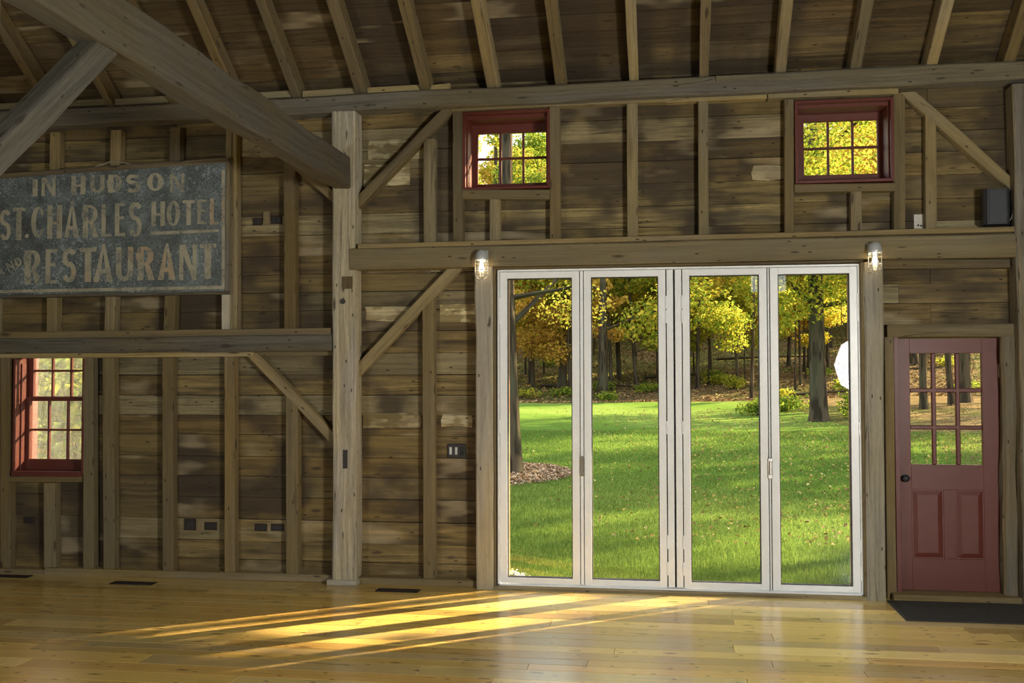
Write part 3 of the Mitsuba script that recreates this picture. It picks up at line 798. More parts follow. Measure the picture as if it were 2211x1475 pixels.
def glyph(c, w, h, s):
    """A condensed poster capital as a polygon in a w x h box; s is the stroke's width."""
    t = min(s * 0.62, h * 0.16)
    B = lambda x0, y0, x1, y1: sbox(x0, y0, x1, y1)     # noqa: E731
    if c == 'I':
        return B(0, 0, w, h)
    if c == '.':
        return B(0, 0, w, h)
    if c == 'L':
        return B(0, 0, s, h).union(B(0, 0, w, t))
    if c == 'E':
        return B(0, 0, s, h).union(B(0, 0, w, t)).union(B(0, h - t, w, h)).union(B(0, 0.55 * h - t / 2, w * 0.85, 0.55 * h + t / 2))
    if c == 'T':
        return B(w / 2 - s / 2, 0, w / 2 + s / 2, h).union(B(0, h - t, w, h))
    if c == 'H':
        return B(0, 0, s, h).union(B(w - s, 0, w, h)).union(B(0, 0.42 * h, w, 0.42 * h + t * 0.8))
    if c == 'N':
        k = s * 0.62
        return B(0, 0, k, h).union(B(w - k, 0, w, h)).union(Polygon([(0, h), (s * 0.9, h), (w, 0), (w - s * 0.55, 0)]))
    if c == 'A':
        k = s * 1.05
        o = Polygon([(0, 0), (k * 0.8, 0), (w / 2, h * 0.80), (w - k, 0), (w, 0), (w / 2 + k * 0.16, h), (w / 2 - k * 0.16, h)])
        return o.union(Polygon([(w * 0.2, 0.22 * h), (w * 0.8, 0.22 * h), (w * 0.8, 0.22 * h + t), (w * 0.2, 0.22 * h + t)]).intersection(Polygon([(0, 0), (w, 0), (w / 2, h)])))
    el = lambda cx, cy, rx, ry: affinity.scale(shapely.Point(cx, cy).buffer(1, 24), rx, ry)     # noqa: E731
    if c == 'O':
        return ring(el(w / 2, h / 2, w / 2, h / 2), el(w / 2, h / 2, max(w / 2 - s, w * .12), h / 2 - t * .8))
    if c == 'C':
        o = ring(el(w * .55, h / 2, w * .55, h / 2), el(w * .62, h / 2, w * .55 - s * .8, h / 2 - t * .8))
        return o.difference(B(w * 0.72, 0.27 * h, w * 2, 0.73 * h)).intersection(B(0, 0, w, h))
    if c == 'U':
        o = B(0, w / 2, w, h).union(el(w / 2, w / 2, w / 2, w / 2))
        k = s * 0.85
        return o.difference(B(k, w / 2, w - k, h).union(el(w / 2, w / 2, w / 2 - k, w / 2 - t)))
    if c == 'D':
        o = B(0, 0, w * .45, h).union(el(w * .45, h / 2, w * .55, h / 2))
        return o.difference(B(s, t, w * .45, h - t).union(el(w * .45, h / 2, max(w * .55 - s, w * .1), h / 2 - t)).intersection(B(s, 0, w, h)))
    if c == 'R':
        o = B(0, 0, s, h)
        bowl = B(0, .44 * h, w * .42, h).union(el(w * .42, .72 * h, w * .5, .28 * h))
        bowl = bowl.difference(B(s, .44 * h + t * .8, w * .42, h - t * .8).union(el(w * .42, .72 * h, max(w * .5 - s * .9, w * .1), .28 * h - t * .8)).intersection(B(s, 0, w, h)))
        return o.union(bowl).union(Polygon([(w * .42, .46 * h), (w * .42 + s * .8, .46 * h), (w, 0), (w - s, 0)]))
    if c == 'S':
        k = s * 0.9
        a = np.linspace(math.radians(25), math.radians(270), 20)
        r1x, r1y, r2y = w / 2 - k / 2, h * .235 - t * .25, h * .265 - t * .25
        top = [(w / 2 + r1x * math.cos(q), h - t * .45 - r1y + r1y * math.sin(q)) for q in a]
        b = np.linspace(math.radians(90), math.radians(-155), 20)
        y2 = h - t * .45 - 2 * r1y - r2y
        r2 = (h - t * .45 - 2 * r1y - t * .45) / 2
        y2 = h - t * .45 - 2 * r1y - r2
        bot = [(w / 2 + r1x * math.cos(q), y2 + r2 * math.sin(q)) for q in b]
        return LineString(top + bot[1:]).buffer(k * 0.42, cap_style='flat').intersection(B(-.01, 0, w + .01, h))
    raise ValueError(c)


LINES = [
    [('I', -5.747, -5.696, 3.463, 3.622), ('N', -5.657, -5.519, 3.464, 3.635), ('H', -5.362, -5.221, 3.469, 3.640), ('U', -5.175, -5.034, 3.477, 3.643), ('D', -4.998, -4.867, 3.477, 3.643), ('S', -4.826, -4.682, 3.473, 3.638), ('O', -4.619, -4.463, 3.480, 3.644), ('N', -4.400, -4.263, 3.462, 3.630)],
    [('S', -6.074, -5.957, 3.066, 3.345), ('T', -5.943, -5.817, 3.063, 3.364), ('.', -5.815, -5.780, 3.083, 3.116), ('C', -5.757, -5.632, 3.081, 3.368), ('H', -5.595, -5.448, 3.069, 3.377), ('A', -5.425, -5.279, 3.075, 3.407), ('R', -5.242, -5.087, 3.071, 3.369), ('L', -5.060, -4.960, 3.077, 3.373), ('E', -4.929, -4.825, 3.079, 3.379), ('S', -4.794, -4.663, 3.072, 3.379)],
    [('H', -4.575, -4.445, 3.160, 3.383), ('O', -4.428, -4.299, 3.157, 3.387), ('T', -4.277, -4.158, 3.162, 3.388), ('E', -4.136, -4.052, 3.168, 3.389), ('L', -4.017, -3.929, 3.161, 3.395)],
    [('R', -5.814, -5.647, 2.655, 2.967), ('E', -5.606, -5.491, 2.657, 2.972), ('S', -5.445, -5.299, 2.667, 2.973), ('T', -5.271, -5.103, 2.665, 2.979), ('A', -5.131, -4.940, 2.663, 3.014), ('U', -4.913, -4.747, 2.669, 2.977), ('R', -4.706, -4.537, 2.671, 2.977), ('A', -4.506, -4.337, 2.672, 3.003), ('N', -4.302, -4.138, 2.666, 2.987), ('T', -4.108, -3.954, 2.676, 2.992)],
    [('A', -6.100, -6.020, 2.735, 2.815), ('N', -5.995, -5.928, 2.782, 2.866), ('D', -5.908, -5.848, 2.818, 2.902)]]
SG = thing('hotel_sign', 'old blue-grey painted metal hotel and restaurant sign hung on the studs at left', 'sign')
SY = -0.17
XS0, XS1 = -7.45, -3.842


def sign_z(x, lo):    # the sign is not quite square: its top edge rises to the right
    f = (x + 6.084) / (-3.839 + 6.084)
    return 2.530 + 0.007 * f if lo else 3.684 + 0.078 * f


def quad_board(x0, x1, z00, z01, z10, z11, y0, y1):
    P = [[x0, y, z] for y in (y0, y1) for z in (z00, z01)] + [[x1, y, z] for y in (y0, y1) for z in (z10, z11)]
    return trimesh.convex.convex_hull(np.array(P))


part(SG, 'panel', quad_board(XS0 + .03, XS1 - .02, sign_z(XS0, 1) + .02, sign_z(XS0, 0) - .02, sign_z(XS1, 1) + .02, sign_z(XS1, 0) - .02, SY, SY + 0.03), 'sign_metal')
fb = 0.045


def sign_bar(x0, z0, x1, z1, w, n):
    wood(f'{SG}__frame_board', member((x0, SY - 0.004 + 0.03, z0), (x1, SY - 0.004 + 0.03, z1), w, 0.068, n, bev=0.004, wob=0.003), 'wood_timber')


sign_bar(XS0, sign_z(XS0, 1) + .014, XS1, sign_z(XS1, 1) + .014, 0.03, num(0))
sign_bar(XS0, sign_z(XS0, 0) - .022, XS1, sign_z(XS1, 0) - .022, 0.046, num(2))
sign_bar(XS1 - 0.012, sign_z(XS1, 1) + .03, XS1 - 0.012, sign_z(XS1, 0) - .045, 0.03, num(0))
sign_bar(XS0 + 0.012, sign_z(XS0, 1) + .03, XS0 + 0.012, sign_z(XS0, 0) - .045, 0.03, num(0))


def flat_letters(polys, y=SY - 0.0012, t=0.0014):
    out = []
    for g in polys:
        for q in (g.geoms if hasattr(g, 'geoms') else [g]):
            if q.area < 1e-6:
                continue
            m = trimesh.creation.extrude_polygon(q, t, engine='earcut')
            m.vertices = np.c_[m.vertices[:, 0], y + m.vertices[:, 2], m.vertices[:, 1]]
            if m.volume < 0:
                m.invert()
            out.append(m)
    return join(*out)


for li, line in enumerate(LINES):
    for c, x0, x1, z0, z1 in line:
        if li == 1 and c not in '.':
            z0, z1 = z0 + 0.0, z1
        s = {0: 0.050, 1: 0.052, 2: 0.044, 3: 0.062, 4: 0.020}[li]
        g = affinity.translate(glyph(c, x1 - x0, z1 - z0, min(s, (x1 - x0) * .42) if c not in 'I.' else s), x0, z0)
        if li == 4:
            g = affinity.rotate(g, 27, origin='center')
        part(SG, 'letter', flat_letters([g]), 'sign_letters')
part(SG, 'painted_line', flat_letters([Polygon([(-4.581, 3.081), (-3.931, 3.094), (-3.932, 3.119), (-4.581, 3.111)])]), 'sign_letters')
part(SG, 'painted_line', flat_letters([Polygon([(-3.908, 3.650), (-3.877, 3.650), (-3.868, 2.583), (-3.899, 2.612)])]), 'sign_letters')
part(SG, 'painted_line', flat_letters([Polygon([(-7.3, 2.570), (-3.870, 2.583), (-3.899, 2.612), (-7.3, 2.600)])]), 'sign_letters')
part(SG, 'hanging_wire', tube([(-5.16, SY + .03, 3.72), (-5.0, -0.12, 3.775), (-4.98, -0.12, 3.775), (-4.78, SY + .03, 3.735)], 0.004, 6)[0], 'rope', label='thin hanging wire over the top edge')

# ------------------------------------------------------------------ caged lamps on the posts


def cage_lamp(x, zc, label):
    k = thing('cage_lamp', label, 'wall lamp', 'caged lamps on the door posts')
    y = -0.285
    # back plate and arm on the beam
    part(k, 'back_plate', rbox(x - .045, x + .045, -0.222, -0.205, zc + .02, zc + .13, .006), 'galvanized')
    part(k, 'arm', trimesh.creation.cylinder(0.02, segment=[(x, -0.21, zc + .085), (x, y, zc + .085)], sections=14), 'galvanized')
    part(k, 'cap', lathe([(0, .128), (.020, .126), (.040, .112), (.050, .088), (.053, .060), (.058, .058), (.058, .040), (.050, .038), (0, .038)], (x, y, zc)), 'galvanized', 35, label='galvanized cap')
    part(k, 'jar', lathe([(.040, .038), (.042, .0), (.041, -.065), (.034, -.092), (.018, -.104), (0, -.106)], (x, y, zc), 28), 'jar_glass', 60, label='clear glass jar')
    b = put(f'{k}__bulb', {**mikit.ply(lathe([(0, .03), (.012, .03), (.013, .01), (.024, -.018), (.026, -.038), (.018, -.056), (0, -.062)], (x, y, zc), 18), 'bulb', 60),
                           'emitter': {'type': 'area', 'radiance': {'type': 'rgb', 'value': [BULB, BULB * .72, BULB * .36]}}})
    tag(b, 'glowing warm bulb')
    bars = []
    for i in range(8):
        a = i * math.pi / 4 + 0.2
        c, s = math.cos(a), math.sin(a)
        bars.append(tube([(x + r * c, y + r * s, zc + h) for r, h in ((.054, .05), (.055, .0), (.055, -.08), (.044, -.108), (.020, -.122), (.004, -.126))], .0028, 6)[0])
    for h, r in ((0.012, .056), (-.045, .056), (-.088, .053)):
        an = np.linspace(0, 2 * math.pi, 25)
        bars.append(tube(np.c_[x + r * np.cos(an), y + r * np.sin(an), np.full(25, zc + h)], .0026, 6)[0])
    part(k, 'cage', join(*bars), 'galvanized', True, label='wire guard cage')


cage_lamp(-1.525, 2.745, 'lit caged jar lamp on the left door post')
cage_lamp(1.672, 2.745, 'lit caged jar lamp on the right door post, beside the red door')


# ------------------------------------------------------------------ outlets, switches, speaker, vents
def outlet(label, x0, x1, z0, z1, kind='double', group=None):
    k = thing('wall_outlet', label, 'outlet', group)
    part(k, 'plate', rbox(x0, x1, -0.016, -0.004, z0, z1, .003), 'dark_bronze')
    w = (x1 - x0)
    if kind == 'double':
        for i in (0, 1):
            cx = x0 + w * (0.28 + 0.44 * i)
            part(k, 'socket', rbox(cx - w * .16, cx + w * .16, -0.019, -0.015, z0 + (z1 - z0) * .22, z1 - (z1 - z0) * .22, .002), 'black_plastic')
    else:
        part(k, 'insert', rbox(x0 + .02, x1 - .02, -0.018, -0.015, z0 + .02, z1 - .02, .002), 'black_plastic')
    return k


outlet('left of the two dark wall boxes right of the hotel sign', -3.678, -3.589, 3.170, 3.240, 'blank')
outlet('right of the two dark wall boxes right of the hotel sign', -3.506, -3.405, 3.178, 3.249)
outlet('tall dark outlet box low on the wall, left of the pale block', -4.310, -4.201, 0.414, 0.519, 'blank')
outlet('dark double outlet low on the wall, beside the pale block', -4.109, -3.998, 0.420, 0.490)
outlet('left dark outlet of the pair low on the wall nearest the tall post', -3.638, -3.524, 0.420, 0.484)
outlet('right dark outlet of the pair low on the wall nearest the tall post', -3.486, -3.368, 0.424, 0.487)
outlet('small dark outlet under the lower left window', -5.892, -5.783, 0.443, 0.503)
k = thing('wood_block', 'small orange wood block between the two dark wall boxes beside the sign', 'wood block')
scene[k] = mikit.ply(*(lambda mu: (mu[0], 'wood_stud', False, mu[1]))(member((-3.548, -0.014, 3.18), (-3.548, -0.014, 3.29), 0.06, 0.018, num(3), bev=0.003)))
k = thing('wood_block', 'pale square wood block between two outlets low on the wall', 'wood block')
scene[k] = mikit.ply(*(lambda mu: (mu[0], 'wood_stud', False, mu[1]))(member((-4.155, -0.014, 0.415), (-4.155, -0.014, 0.505), 0.075, 0.018, num(2), bev=0.003)))
k = thing('switch_plate', 'black three-gang switch plate on the wall left of the glass doors', 'light switch')
part(k, 'plate', rbox(-1.877, -1.716, -0.018, -0.004, 1.093, 1.212, .004), 'black_plastic')
for i in range(3):
    cx = -1.846 + 0.0495 * i
    part(k, 'toggle', rbox(cx - .014, cx + .014, -0.025, -0.015, 1.118, 1.187, .004), 'steel' if i < 2 else 'gloss_black')  # black toggles; steel on two of them stands in for bright highlights
k = thing('junction_plate', 'pale square wall plate at the foot of the stud left of the speaker', 'wall plate')
part(k, 'plate', rbox(2.037, 2.146, -0.014, -0.004, 2.985, 3.127, .003), 'white_plastic')
for i in range(3):
    part(k, 'knockout', trimesh.creation.cylinder(.008, .006, sections=12, transform=rot).apply_translation((2.07 + .022 * i, -0.015, 3.035 - .004 * i)), 'dark_bronze')
k = thing('speaker', 'black speaker cabinet mounted high beside the corner post', 'speaker')
sp = Polygon([(2.530, -0.215), (2.545, -0.245), (2.685, -0.245), (2.700, -0.225), (2.765, -0.05), (2.765, -0.03), (2.560, -0.03)])
mm = trimesh.creation.extrude_polygon(sp.buffer(0.008), 0.28, engine='earcut')
mm.apply_translation((0, 0, 3.000))
part(k, 'cabinet', mm, 'speaker_shell')
part(k, 'grille', rbox(2.548, 2.682, -0.262, -0.249, 3.008, 3.272, .006), 'speaker_grille', label='front grille')
part(k, 'bracket', join(rbox(2.64, 2.78, -0.12, -0.09, 3.28, 3.292), rbox(2.755, 2.77, -0.12, -0.09, 2.98, 3.29), rbox(2.60, 2.77, -0.15, -0.09, 2.975, 2.986)), 'black_plastic')
part(k, 'cable', tube([(2.74, -0.10, 3.03), (2.752, -0.15, 3.06), (2.764, -0.18, 3.13), (2.770, -0.17, 3.19), (2.762, -0.12, 3.22)], .004, 6)[0], 'rope', True, label='thin pale cable')


def vent(label, x0, x1, y0, y1):
    k = thing('floor_vent', label, 'floor vent', None)
    part(k, 'frame', join(rbox(x0, x1, y0, y0 + .014, .0005, .005, .001), rbox(x0, x1, y1 - .014, y1, .0005, .005, .001), rbox(x0, x0 + .014, y0 + .014, y1 - .014, .0005, .005, .001), rbox(x1 - .014, x1, y0 + .014, y1 - .014, .0005, .005, .001)), 'dark_bronze')
    part(k, 'well_shade', rbox(x0 + .012, x1 - .012, y0 + .012, y1 - .012, .0003, .0010, 0), 'door_gap')  # flat dark sheet, coloured as the shade inside the vent opening
    for yy in np.arange(y0 + .024, y1 - .02, .016):
        part(k, 'slat', rbox(x0 + .013, x1 - .013, yy - .003, yy + .003, .0008, .0040, .001), 'dark_bronze')


vent('dark metal floor vent in front of the studs left of the glass doors', -2.41, -2.045, -0.42, -0.29)
vent('dark metal floor vent at the wall, right of the lower left window', -4.79, -4.40, -0.44, -0.32)
vent('dark metal floor vent in the far left corner under the window', -6.05, -5.67, -0.30, -0.185)

# ------------------------------------------------------------------ the photographer's umbrella lamps, mirrored in the glass


def umbrella(x, y, z, aim, L, label):
    k = thing('umbrella_lamp', label, 'studio lamp')
    d = np.asarray(aim, float) - (x, y, z)
    d /= np.linalg.norm(d)
    a = np.cross(d, (0, 0, 1))
    a /= np.linalg.norm(a)
    b = np.cross(a, d)
    c = np.array([x, y, z])
    R_, H = 0.43, 0.16
    rings, seg = 5, 8
    V = [c - d * H]
    for i in range(1, rings + 1):
        for j in range(seg * 2):
            an = j * math.pi / seg
            f = i / rings
            r = R_ * f * (1.0 if j % 2 == 0 else 0.94)
            V.append(c - d * H * (1 - f ** 2) + r * (math.cos(an) * a + math.sin(an) * b))
    F = []
    n = seg * 2
    for j in range(n):
        F.append([0, 1 + j, 1 + (j + 1) % n])
    for i in range(rings - 1):
        for j in range(n):
            p, q = 1 + i * n + j, 1 + i * n + (j + 1) % n
            F += [[p, p + n, q + n], [p, q + n, q]]
    m = trimesh.Trimesh(np.array(V), F, process=False)
    nrm = m.face_normals.mean(0)
    if nrm @ d < 0:
        m.invert()
    put(f'{k}__canopy', {**mikit.ply(m, 'umbrella_cloth', True), 'emitter': {'type': 'area', 'radiance': {'type': 'rgb', 'value': [L, L * .975, L * .90]}}})
    ribs = [tube([c - d * (H * (1 - f ** 2) + 0.012) + R_ * f * (math.cos(j * 2 * math.pi / seg) * a + math.sin(j * 2 * math.pi / seg) * b) for f in (0.02, .35, .7, 1.0)], .003, 5)[0] for j in range(seg)]
    part(k, 'rib', join(*ribs), 'black_plastic')
    part(k, 'shaft', trimesh.creation.cylinder(.005, segment=[c - d * (H - .02), c - d * .6], sections=10), 'steel')
    h = c - d * 0.55
    part(k, 'head', trimesh.creation.cylinder(.06, segment=[h, h - d * .18], sections=20), 'black_plastic')
    part(k, 'stand', trimesh.creation.cylinder(.014, segment=[(h[0], h[1], h[2] - .05), (h[0], h[1], .35)], sections=12), 'black_plastic')
    for j in range(3):
        an = j * 2.094 + .4
        part(k, 'leg', trimesh.creation.cylinder(.010, segment=[(h[0], h[1], .55), (h[0] + .42 * math.cos(an), h[1] + .42 * math.sin(an), .012)], sections=10), 'black_plastic')


umbrella(2.84, -7.1, 1.97, (-4.5, 0, 2.3), UMBRELLA_RIGHT, 'white umbrella lamp behind the viewer, mirrored in the right glass panel')
umbrella(-5.8, -9.6, 2.0, (2.5, 0, 2.2), UMBRELLA_LEFT, 'white umbrella lamp behind the viewer at the left')

# ------------------------------------------------------------------ outdoors
TREE_L = (-2.55, 8.3)
TREE_R = (4.42, 21.8)


def gz(x, y):
    x, y = np.asarray(x, float), np.asarray(y, float)
    z = np.where(y < 32, -0.14 + 0.0305 * np.maximum(y, 0), 0.836)
    z = z - 0.02 * np.clip(y - 32, 0, 5)
    z = z + 0.135 * np.clip(y - 37, 0, 75) + 0.03 * np.clip(y - 112, 0, 200)
    z = z + 0.35 * np.clip((x - 6) / 12, 0, 1) * np.clip((y - 10) / 15, 0, 1)
    z = z + (meshkit.fbm(np.stack([x * .12, y * .12, np.zeros_like(x)], -1), 3, seed=2) - .5) * 0.30 * np.clip((y - 3) / 12, 0, 1)
    return z


gx = np.r_[np.linspace(-70, -14, 29)[:-1], np.linspace(-14, 20, 69), np.linspace(20, 70, 26)[1:]]
gy = np.r_[np.linspace(0.31, 40, 90), np.linspace(40, 130, 61)[1:]]
X, Y = np.meshgrid(gx, gy)
Z = gz(X, Y)
nx = len(gx)
i, j = np.meshgrid(np.arange(len(gy) - 1), np.arange(nx - 1), indexing='ij')
q = np.stack([i * nx + j, i * nx + j + 1, (i + 1) * nx + j + 1, (i + 1) * nx + j], -1).reshape(-1, 4)
put('ground', mikit.ply((np.c_[X.ravel(), Y.ravel(), Z.ravel()], q), 'ground_mat', True))
tag('ground', 'lawn rising to a wooded hillside covered in fallen leaves', kind='structure')
# ground on the barn's other sides
m = trimesh.Trimesh([[-70, -60, -.22], [70, -60, -.22], [70, 0.32, -.22], [-70, .32, -.22]], [[0, 1, 2], [0, 2, 3]])
put('ground__yard', mikit.ply(m, 'ground_mat'))

SUNY = np.array(SUN_DIR) / np.linalg.norm(SUN_DIR)


def cards(P, size, N, col, fold=0.25):
    """Little pointed leaves: one quad (two triangles) each, folded along the middle."""
    n = len(P)
    N = N / (np.linalg.norm(N, axis=1, keepdims=True) + 1e-9)
    A = rng.normal(size=(n, 3))
    A -= N * (A * N).sum(1, keepdims=True)
    A /= np.linalg.norm(A, axis=1, keepdims=True) + 1e-9
    B = np.cross(N, A)
    s = np.asarray(size).reshape(-1, 1) * np.ones((n, 1))
    v = np.stack([P - A * s * .6, P + B * s * .42 + N * s * fold, P + A * s * .6, P - B * s * .42 + N * s * fold], 1).reshape(-1, 3)
    f = (np.arange(n) * 4)[:, None, None] + np.array([[0, 1, 2], [0, 2, 3]])
    return trimesh.Trimesh(v, f.reshape(-1, 3), process=False), np.repeat(col, 4, axis=0)


GREEN, LIME, YELLOW, GOLD, ORANGE = (np.array(c) for c in ((0.16, 0.25, 0.035), (0.36, 0.40, 0.045), (0.66, 0.53, 0.075), (0.70, 0.46, 0.10), (0.62, 0.34, 0.10)))
PALS = {'green': [(GREEN, .6), (LIME, .4)], 'lime': [(LIME, .6), (YELLOW, .25), (GREEN, .15)], 'yellow': [(YELLOW, .6), (LIME, .3), (GOLD, .1)], 'gold': [(GOLD, .5), (YELLOW, .35), (ORANGE, .15)]}


def leaf_cols(n, pal):
    cs, ps = zip(*PALS[pal])
    return np.array(cs)[rng.choice(len(cs), n, p=ps)] * rng.uniform(.7, 1.2, (n, 1))


def crown(blobs, n, size, pal):
    """Leaves in a set of ellipsoid blobs (centre, radii)."""
    vol = np.array([np.prod(r) ** .8 for _, r in blobs])
    which = rng.choice(len(blobs), n, p=vol / vol.sum())
    c, r = np.array([b[0] for b in blobs])[which], np.array([b[1] for b in blobs])[which]
    d = rng.normal(size=(n, 3))
    d /= np.linalg.norm(d, axis=1, keepdims=True)
    P = c + d * r * (rng.uniform(0, 1, (n, 1)) ** .45)
    N = d * .5 + rng.normal(size=(n, 3)) * .6 + (0, 0, .5)
    return cards(P, rng.uniform(.7, 1.25, n) * size, N, leaf_cols(n, pal))


SEEN = []


def tree(name, label, x, y, r, height, base, spread, pal, nleaf, leaf, group=None, branches=7, lean=None, low=(), sides=9, extra=()):
    k = thing(name, label, 'tree', group)
    SEEN.append((k, x, y))
    z = float(gz(x, y))
    lean = rng.normal(size=2) * .02 if lean is None else np.asarray(lean)
    hs = np.array([-.15, .0, .25, .8, 2, 4, 6, 8, 10, 13, 16, 20])
    hs = np.r_[hs[hs < height * .9], height * .9]
    wob = np.c_[np.cumsum(rng.normal(size=len(hs)) * .03), np.cumsum(rng.normal(size=len(hs)) * .03)] * np.clip(hs / 3, 0, 1)[:, None]
    pts = np.c_[x + lean[0] * hs + wob[:, 0], y + lean[1] * hs + wob[:, 1], z + hs]
    rad = r * np.where(hs < .3, 1.30 - hs * .9, 1.0) * (1 - .75 * np.clip(hs / height, 0, 1))
    m, uv = tube(pts, rad, sides)
    put(f'{k}__trunk', mikit.ply(m, 'bark', True, uv=uv))
    blobs = list(extra)
    bm, bu = [], []
    for i in range(branches):
        h = base + (height * .85 - base) * (i + rng.uniform(.1, .9)) / max(branches, 1)
        p0 = np.array([np.interp(h, hs, pts[:, c]) for c in range(3)])
        an = rng.uniform(0, 2 * math.pi)
        ln = spread * rng.uniform(.6, 1.1) * (1 - .45 * (h - base) / max(height - base, .1))
        d = np.array([math.cos(an), math.sin(an), rng.uniform(.25, .8)])
        p1, p2 = p0 + d * ln * .5, p0 + d * ln + (0, 0, -ln * .1)
        r0 = r * .34 * (1 - .5 * h / height)
        q = tube([p0, p1, p2], [r0, r0 * .6, r0 * .15], 6)
        bm.append(q[0]); bu.append(q[1])
        w = ln * rng.uniform(.38, .55)
        blobs += [(p1 + rng.normal(size=3) * .2, np.array([w * .8, w * .8, w * .5])), (p2, np.array([w, w, w * .6]))]
    for (dx, dy, h0, ln, dz, drop) in low:
        p0 = np.array([np.interp(h0, hs, pts[:, c]) for c in range(3)])
        d = np.array([dx, dy, dz])
        P = [p0, p0 + d * ln * .35 + (0, 0, .03), p0 + d * ln * .7 + (0, 0, drop * .4), p0 + d * ln + (0, 0, drop)]
        q = tube(P, [r * .32, r * .24, r * .15, r * .05], 7)
        bm.append(q[0]); bu.append(q[1])
    if bm:
        for a_, b_ in list(zip(bm, bu))[:40]:
            put(f'{k}__branch', mikit.ply(a_, 'bark', True, uv=b_))
    top = np.array([np.interp(height * .88, hs, pts[:, c]) for c in range(3)])
    if nleaf:
        blobs.append((top + (0, 0, .2), np.array([spread * .5, spread * .5, spread * .45])))
        lm, lc = crown(blobs, nleaf, leaf, pal)
        kk = put(f'{k}__foliage', mikit.ply(lm, 'leaf', color=lc))
        tag(kk, {'green': 'green leaves', 'lime': 'yellow-green leaves', 'yellow': 'yellow leaves', 'gold': 'golden-orange leaves'}[pal], kind='stuff')
    return k


zl = float(gz(*TREE_L))
tree('lawn_tree', 'grey-barked tree in a mulch bed behind the leftmost glass panel', *TREE_L, 0.17, 13, 6.5, 3.0, 'yellow', 13000, .055, low=[(.55, .30, 2.5, 2.6, .55, .2), (.75, .1, 3.0, 1.8, .1, .1)], lean=(-.004, .0), branches=6, sides=14,
     extra=[(np.array([TREE_L[0] + 1.0, TREE_L[1] + .5, zl + 2.9]), np.array([.8, .8, .45])), (np.array([TREE_L[0] + 1.5, TREE_L[1] + .7, zl + 4.0]), np.array([.9, .9, .5]))])
zr_ = float(gz(*TREE_R))
tree('lawn_tree', 'big dark tree at the edge of the lawn behind the rightmost glass panel', *TREE_R, 0.25, 17, 3.0, 4.8, 'lime', 42000, .105, low=[(.8, -.3, 4.6, 2.5, -.2, -.2), (.9, .2, 3.3, 2.2, .15, .15)], branches=12, sides=14,
     extra=[(np.array([TREE_R[0] + a, TREE_R[1] + b, zr_ + c]), np.array(r_)) for a, b, c, r_ in ((-1.2, -.6, 3.3, (1.0, .9, .8)), (-.9, -1.0, 4.6, (1.3, .9, .8)), (.9, -.5, 4.2, (1.0, 1.0, 1.0)), (-.1, -.9, 3.6, (.6, .5, .9)),
                                                                                              (-1.9, .2, 5.0, (1.2, 1.0, .8)), (1.2, .4, 5.3, (1.2, 1.0, .8)), (.1, -.8, 5.4, (.7, .5, .6)))])
# trees right of the frame, between the sun and the lawn
tree('shade_tree', 'tall leafy tree nearest the barn, right of the view', 10.3, 8.2, .2, 13, 8.4, 2.9, 'lime', 4200, .26, branches=6,
     extra=[(np.array([9.3, 7.7, 8.2]), np.array([1.3, 1.3, .95])), (np.array([11.0, 8.3, 8.25]), np.array([1.5, 1.3, 1.0])), (np.array([12.3, 8.2, 8.3]), np.array([1.3, 1.2, 1.0]))])
for (x, y, h, b, sp, pal) in [(13.8, 8.9, 13, 7.9, 3.0, 'yellow'), (17.0, 18.5, 11.5, 3, 3.5, 'lime'), (21.0, 19.0, 13, 3, 3.5, 'yellow'), (25.0, 18.0, 13, 3, 3.5, 'gold'), (19.5, 24.0, 13.5, 3, 3.7, 'yellow'),
                              (24.0, 25.0, 14, 3, 3.7, 'lime'), (20.0, 30.0, 14, 3, 3.7, 'gold'), (26.0, 31.0, 15, 3, 3.8, 'yellow'), (21.5, 36.0, 14, 3, 3.7, 'lime')]:
    tree('shade_tree', 'tall leafy tree beside the barn, right of the view', x, y, .2, h, b, sp, pal, 2600 if y < 10 else 1500, .28, group='shade trees right of the view')

# the woods
WOODS = []
tries = 0
while len(WOODS) < 105 and tries < 5000:
    tries += 1
    y = rng.uniform(36, 92)
    x = rng.uniform(-0.42, 0.40) * (y + 8.75) + rng.normal() * 3
    if all((x - a) ** 2 + (y - b) ** 2 > 3.0 ** 2 for a, b in WOODS) and y > woods_edge(x) + 3 and not (-50 < x - 1.35 * y < -31 and y < 54 and x > 2):
        WOODS.append((x, y))
WOODS += [(8.2, 25.5), (9.5, 27.2), (10.4, 29.0), (-24, 30), (-21, 24), (-27, 36), (-18, 35), (-20, 43), (-29, 28), (-14, 40)]
KINDS = {'yellow': 'slim tree with yellow leaves in the woods beyond the lawn', 'lime': 'slim tree with yellow-green leaves in the woods beyond the lawn', 'gold': 'slim tree with golden-orange leaves in the woods beyond the lawn',
         'green': 'slim tree with green leaves in the woods beyond the lawn'}
for (x, y) in WOODS:
    pal = str(rng.choice(['yellow', 'lime', 'gold', 'green'], p=[.36, .26, .24, .14]))
    h = rng.uniform(10, 17)
    base = rng.uniform(2.0, 3.4) if y < 60 else rng.uniform(1.4, 3.0)
    tree('forest_tree', KINDS[pal], x, y, rng.uniform(.09, .25), h, base, rng.uniform(2.8, 4.4), pal, int(rng.uniform(4600, 5600)), .17 + .09 * (y > 55), group=f'{pal} trees in the woods', branches=7, sides=7)
for i in range(46):
    x = -46 + 2.0 * i + rng.normal() * .6
    y = rng.uniform(92, 108)
    pal = str(rng.choice(['yellow', 'lime', 'gold', 'green'], p=[.3, .25, .2, .25]))
    tree('ridge_tree', KINDS[pal].replace('slim', 'leafy').replace('in the woods beyond the lawn', 'on top of the wooded hill'), x, y, rng.uniform(.1, .2), rng.uniform(8, 11), .8, 3.4, pal, 1600, .55, group=f'{pal} trees on the hilltop', branches=7, sides=6)
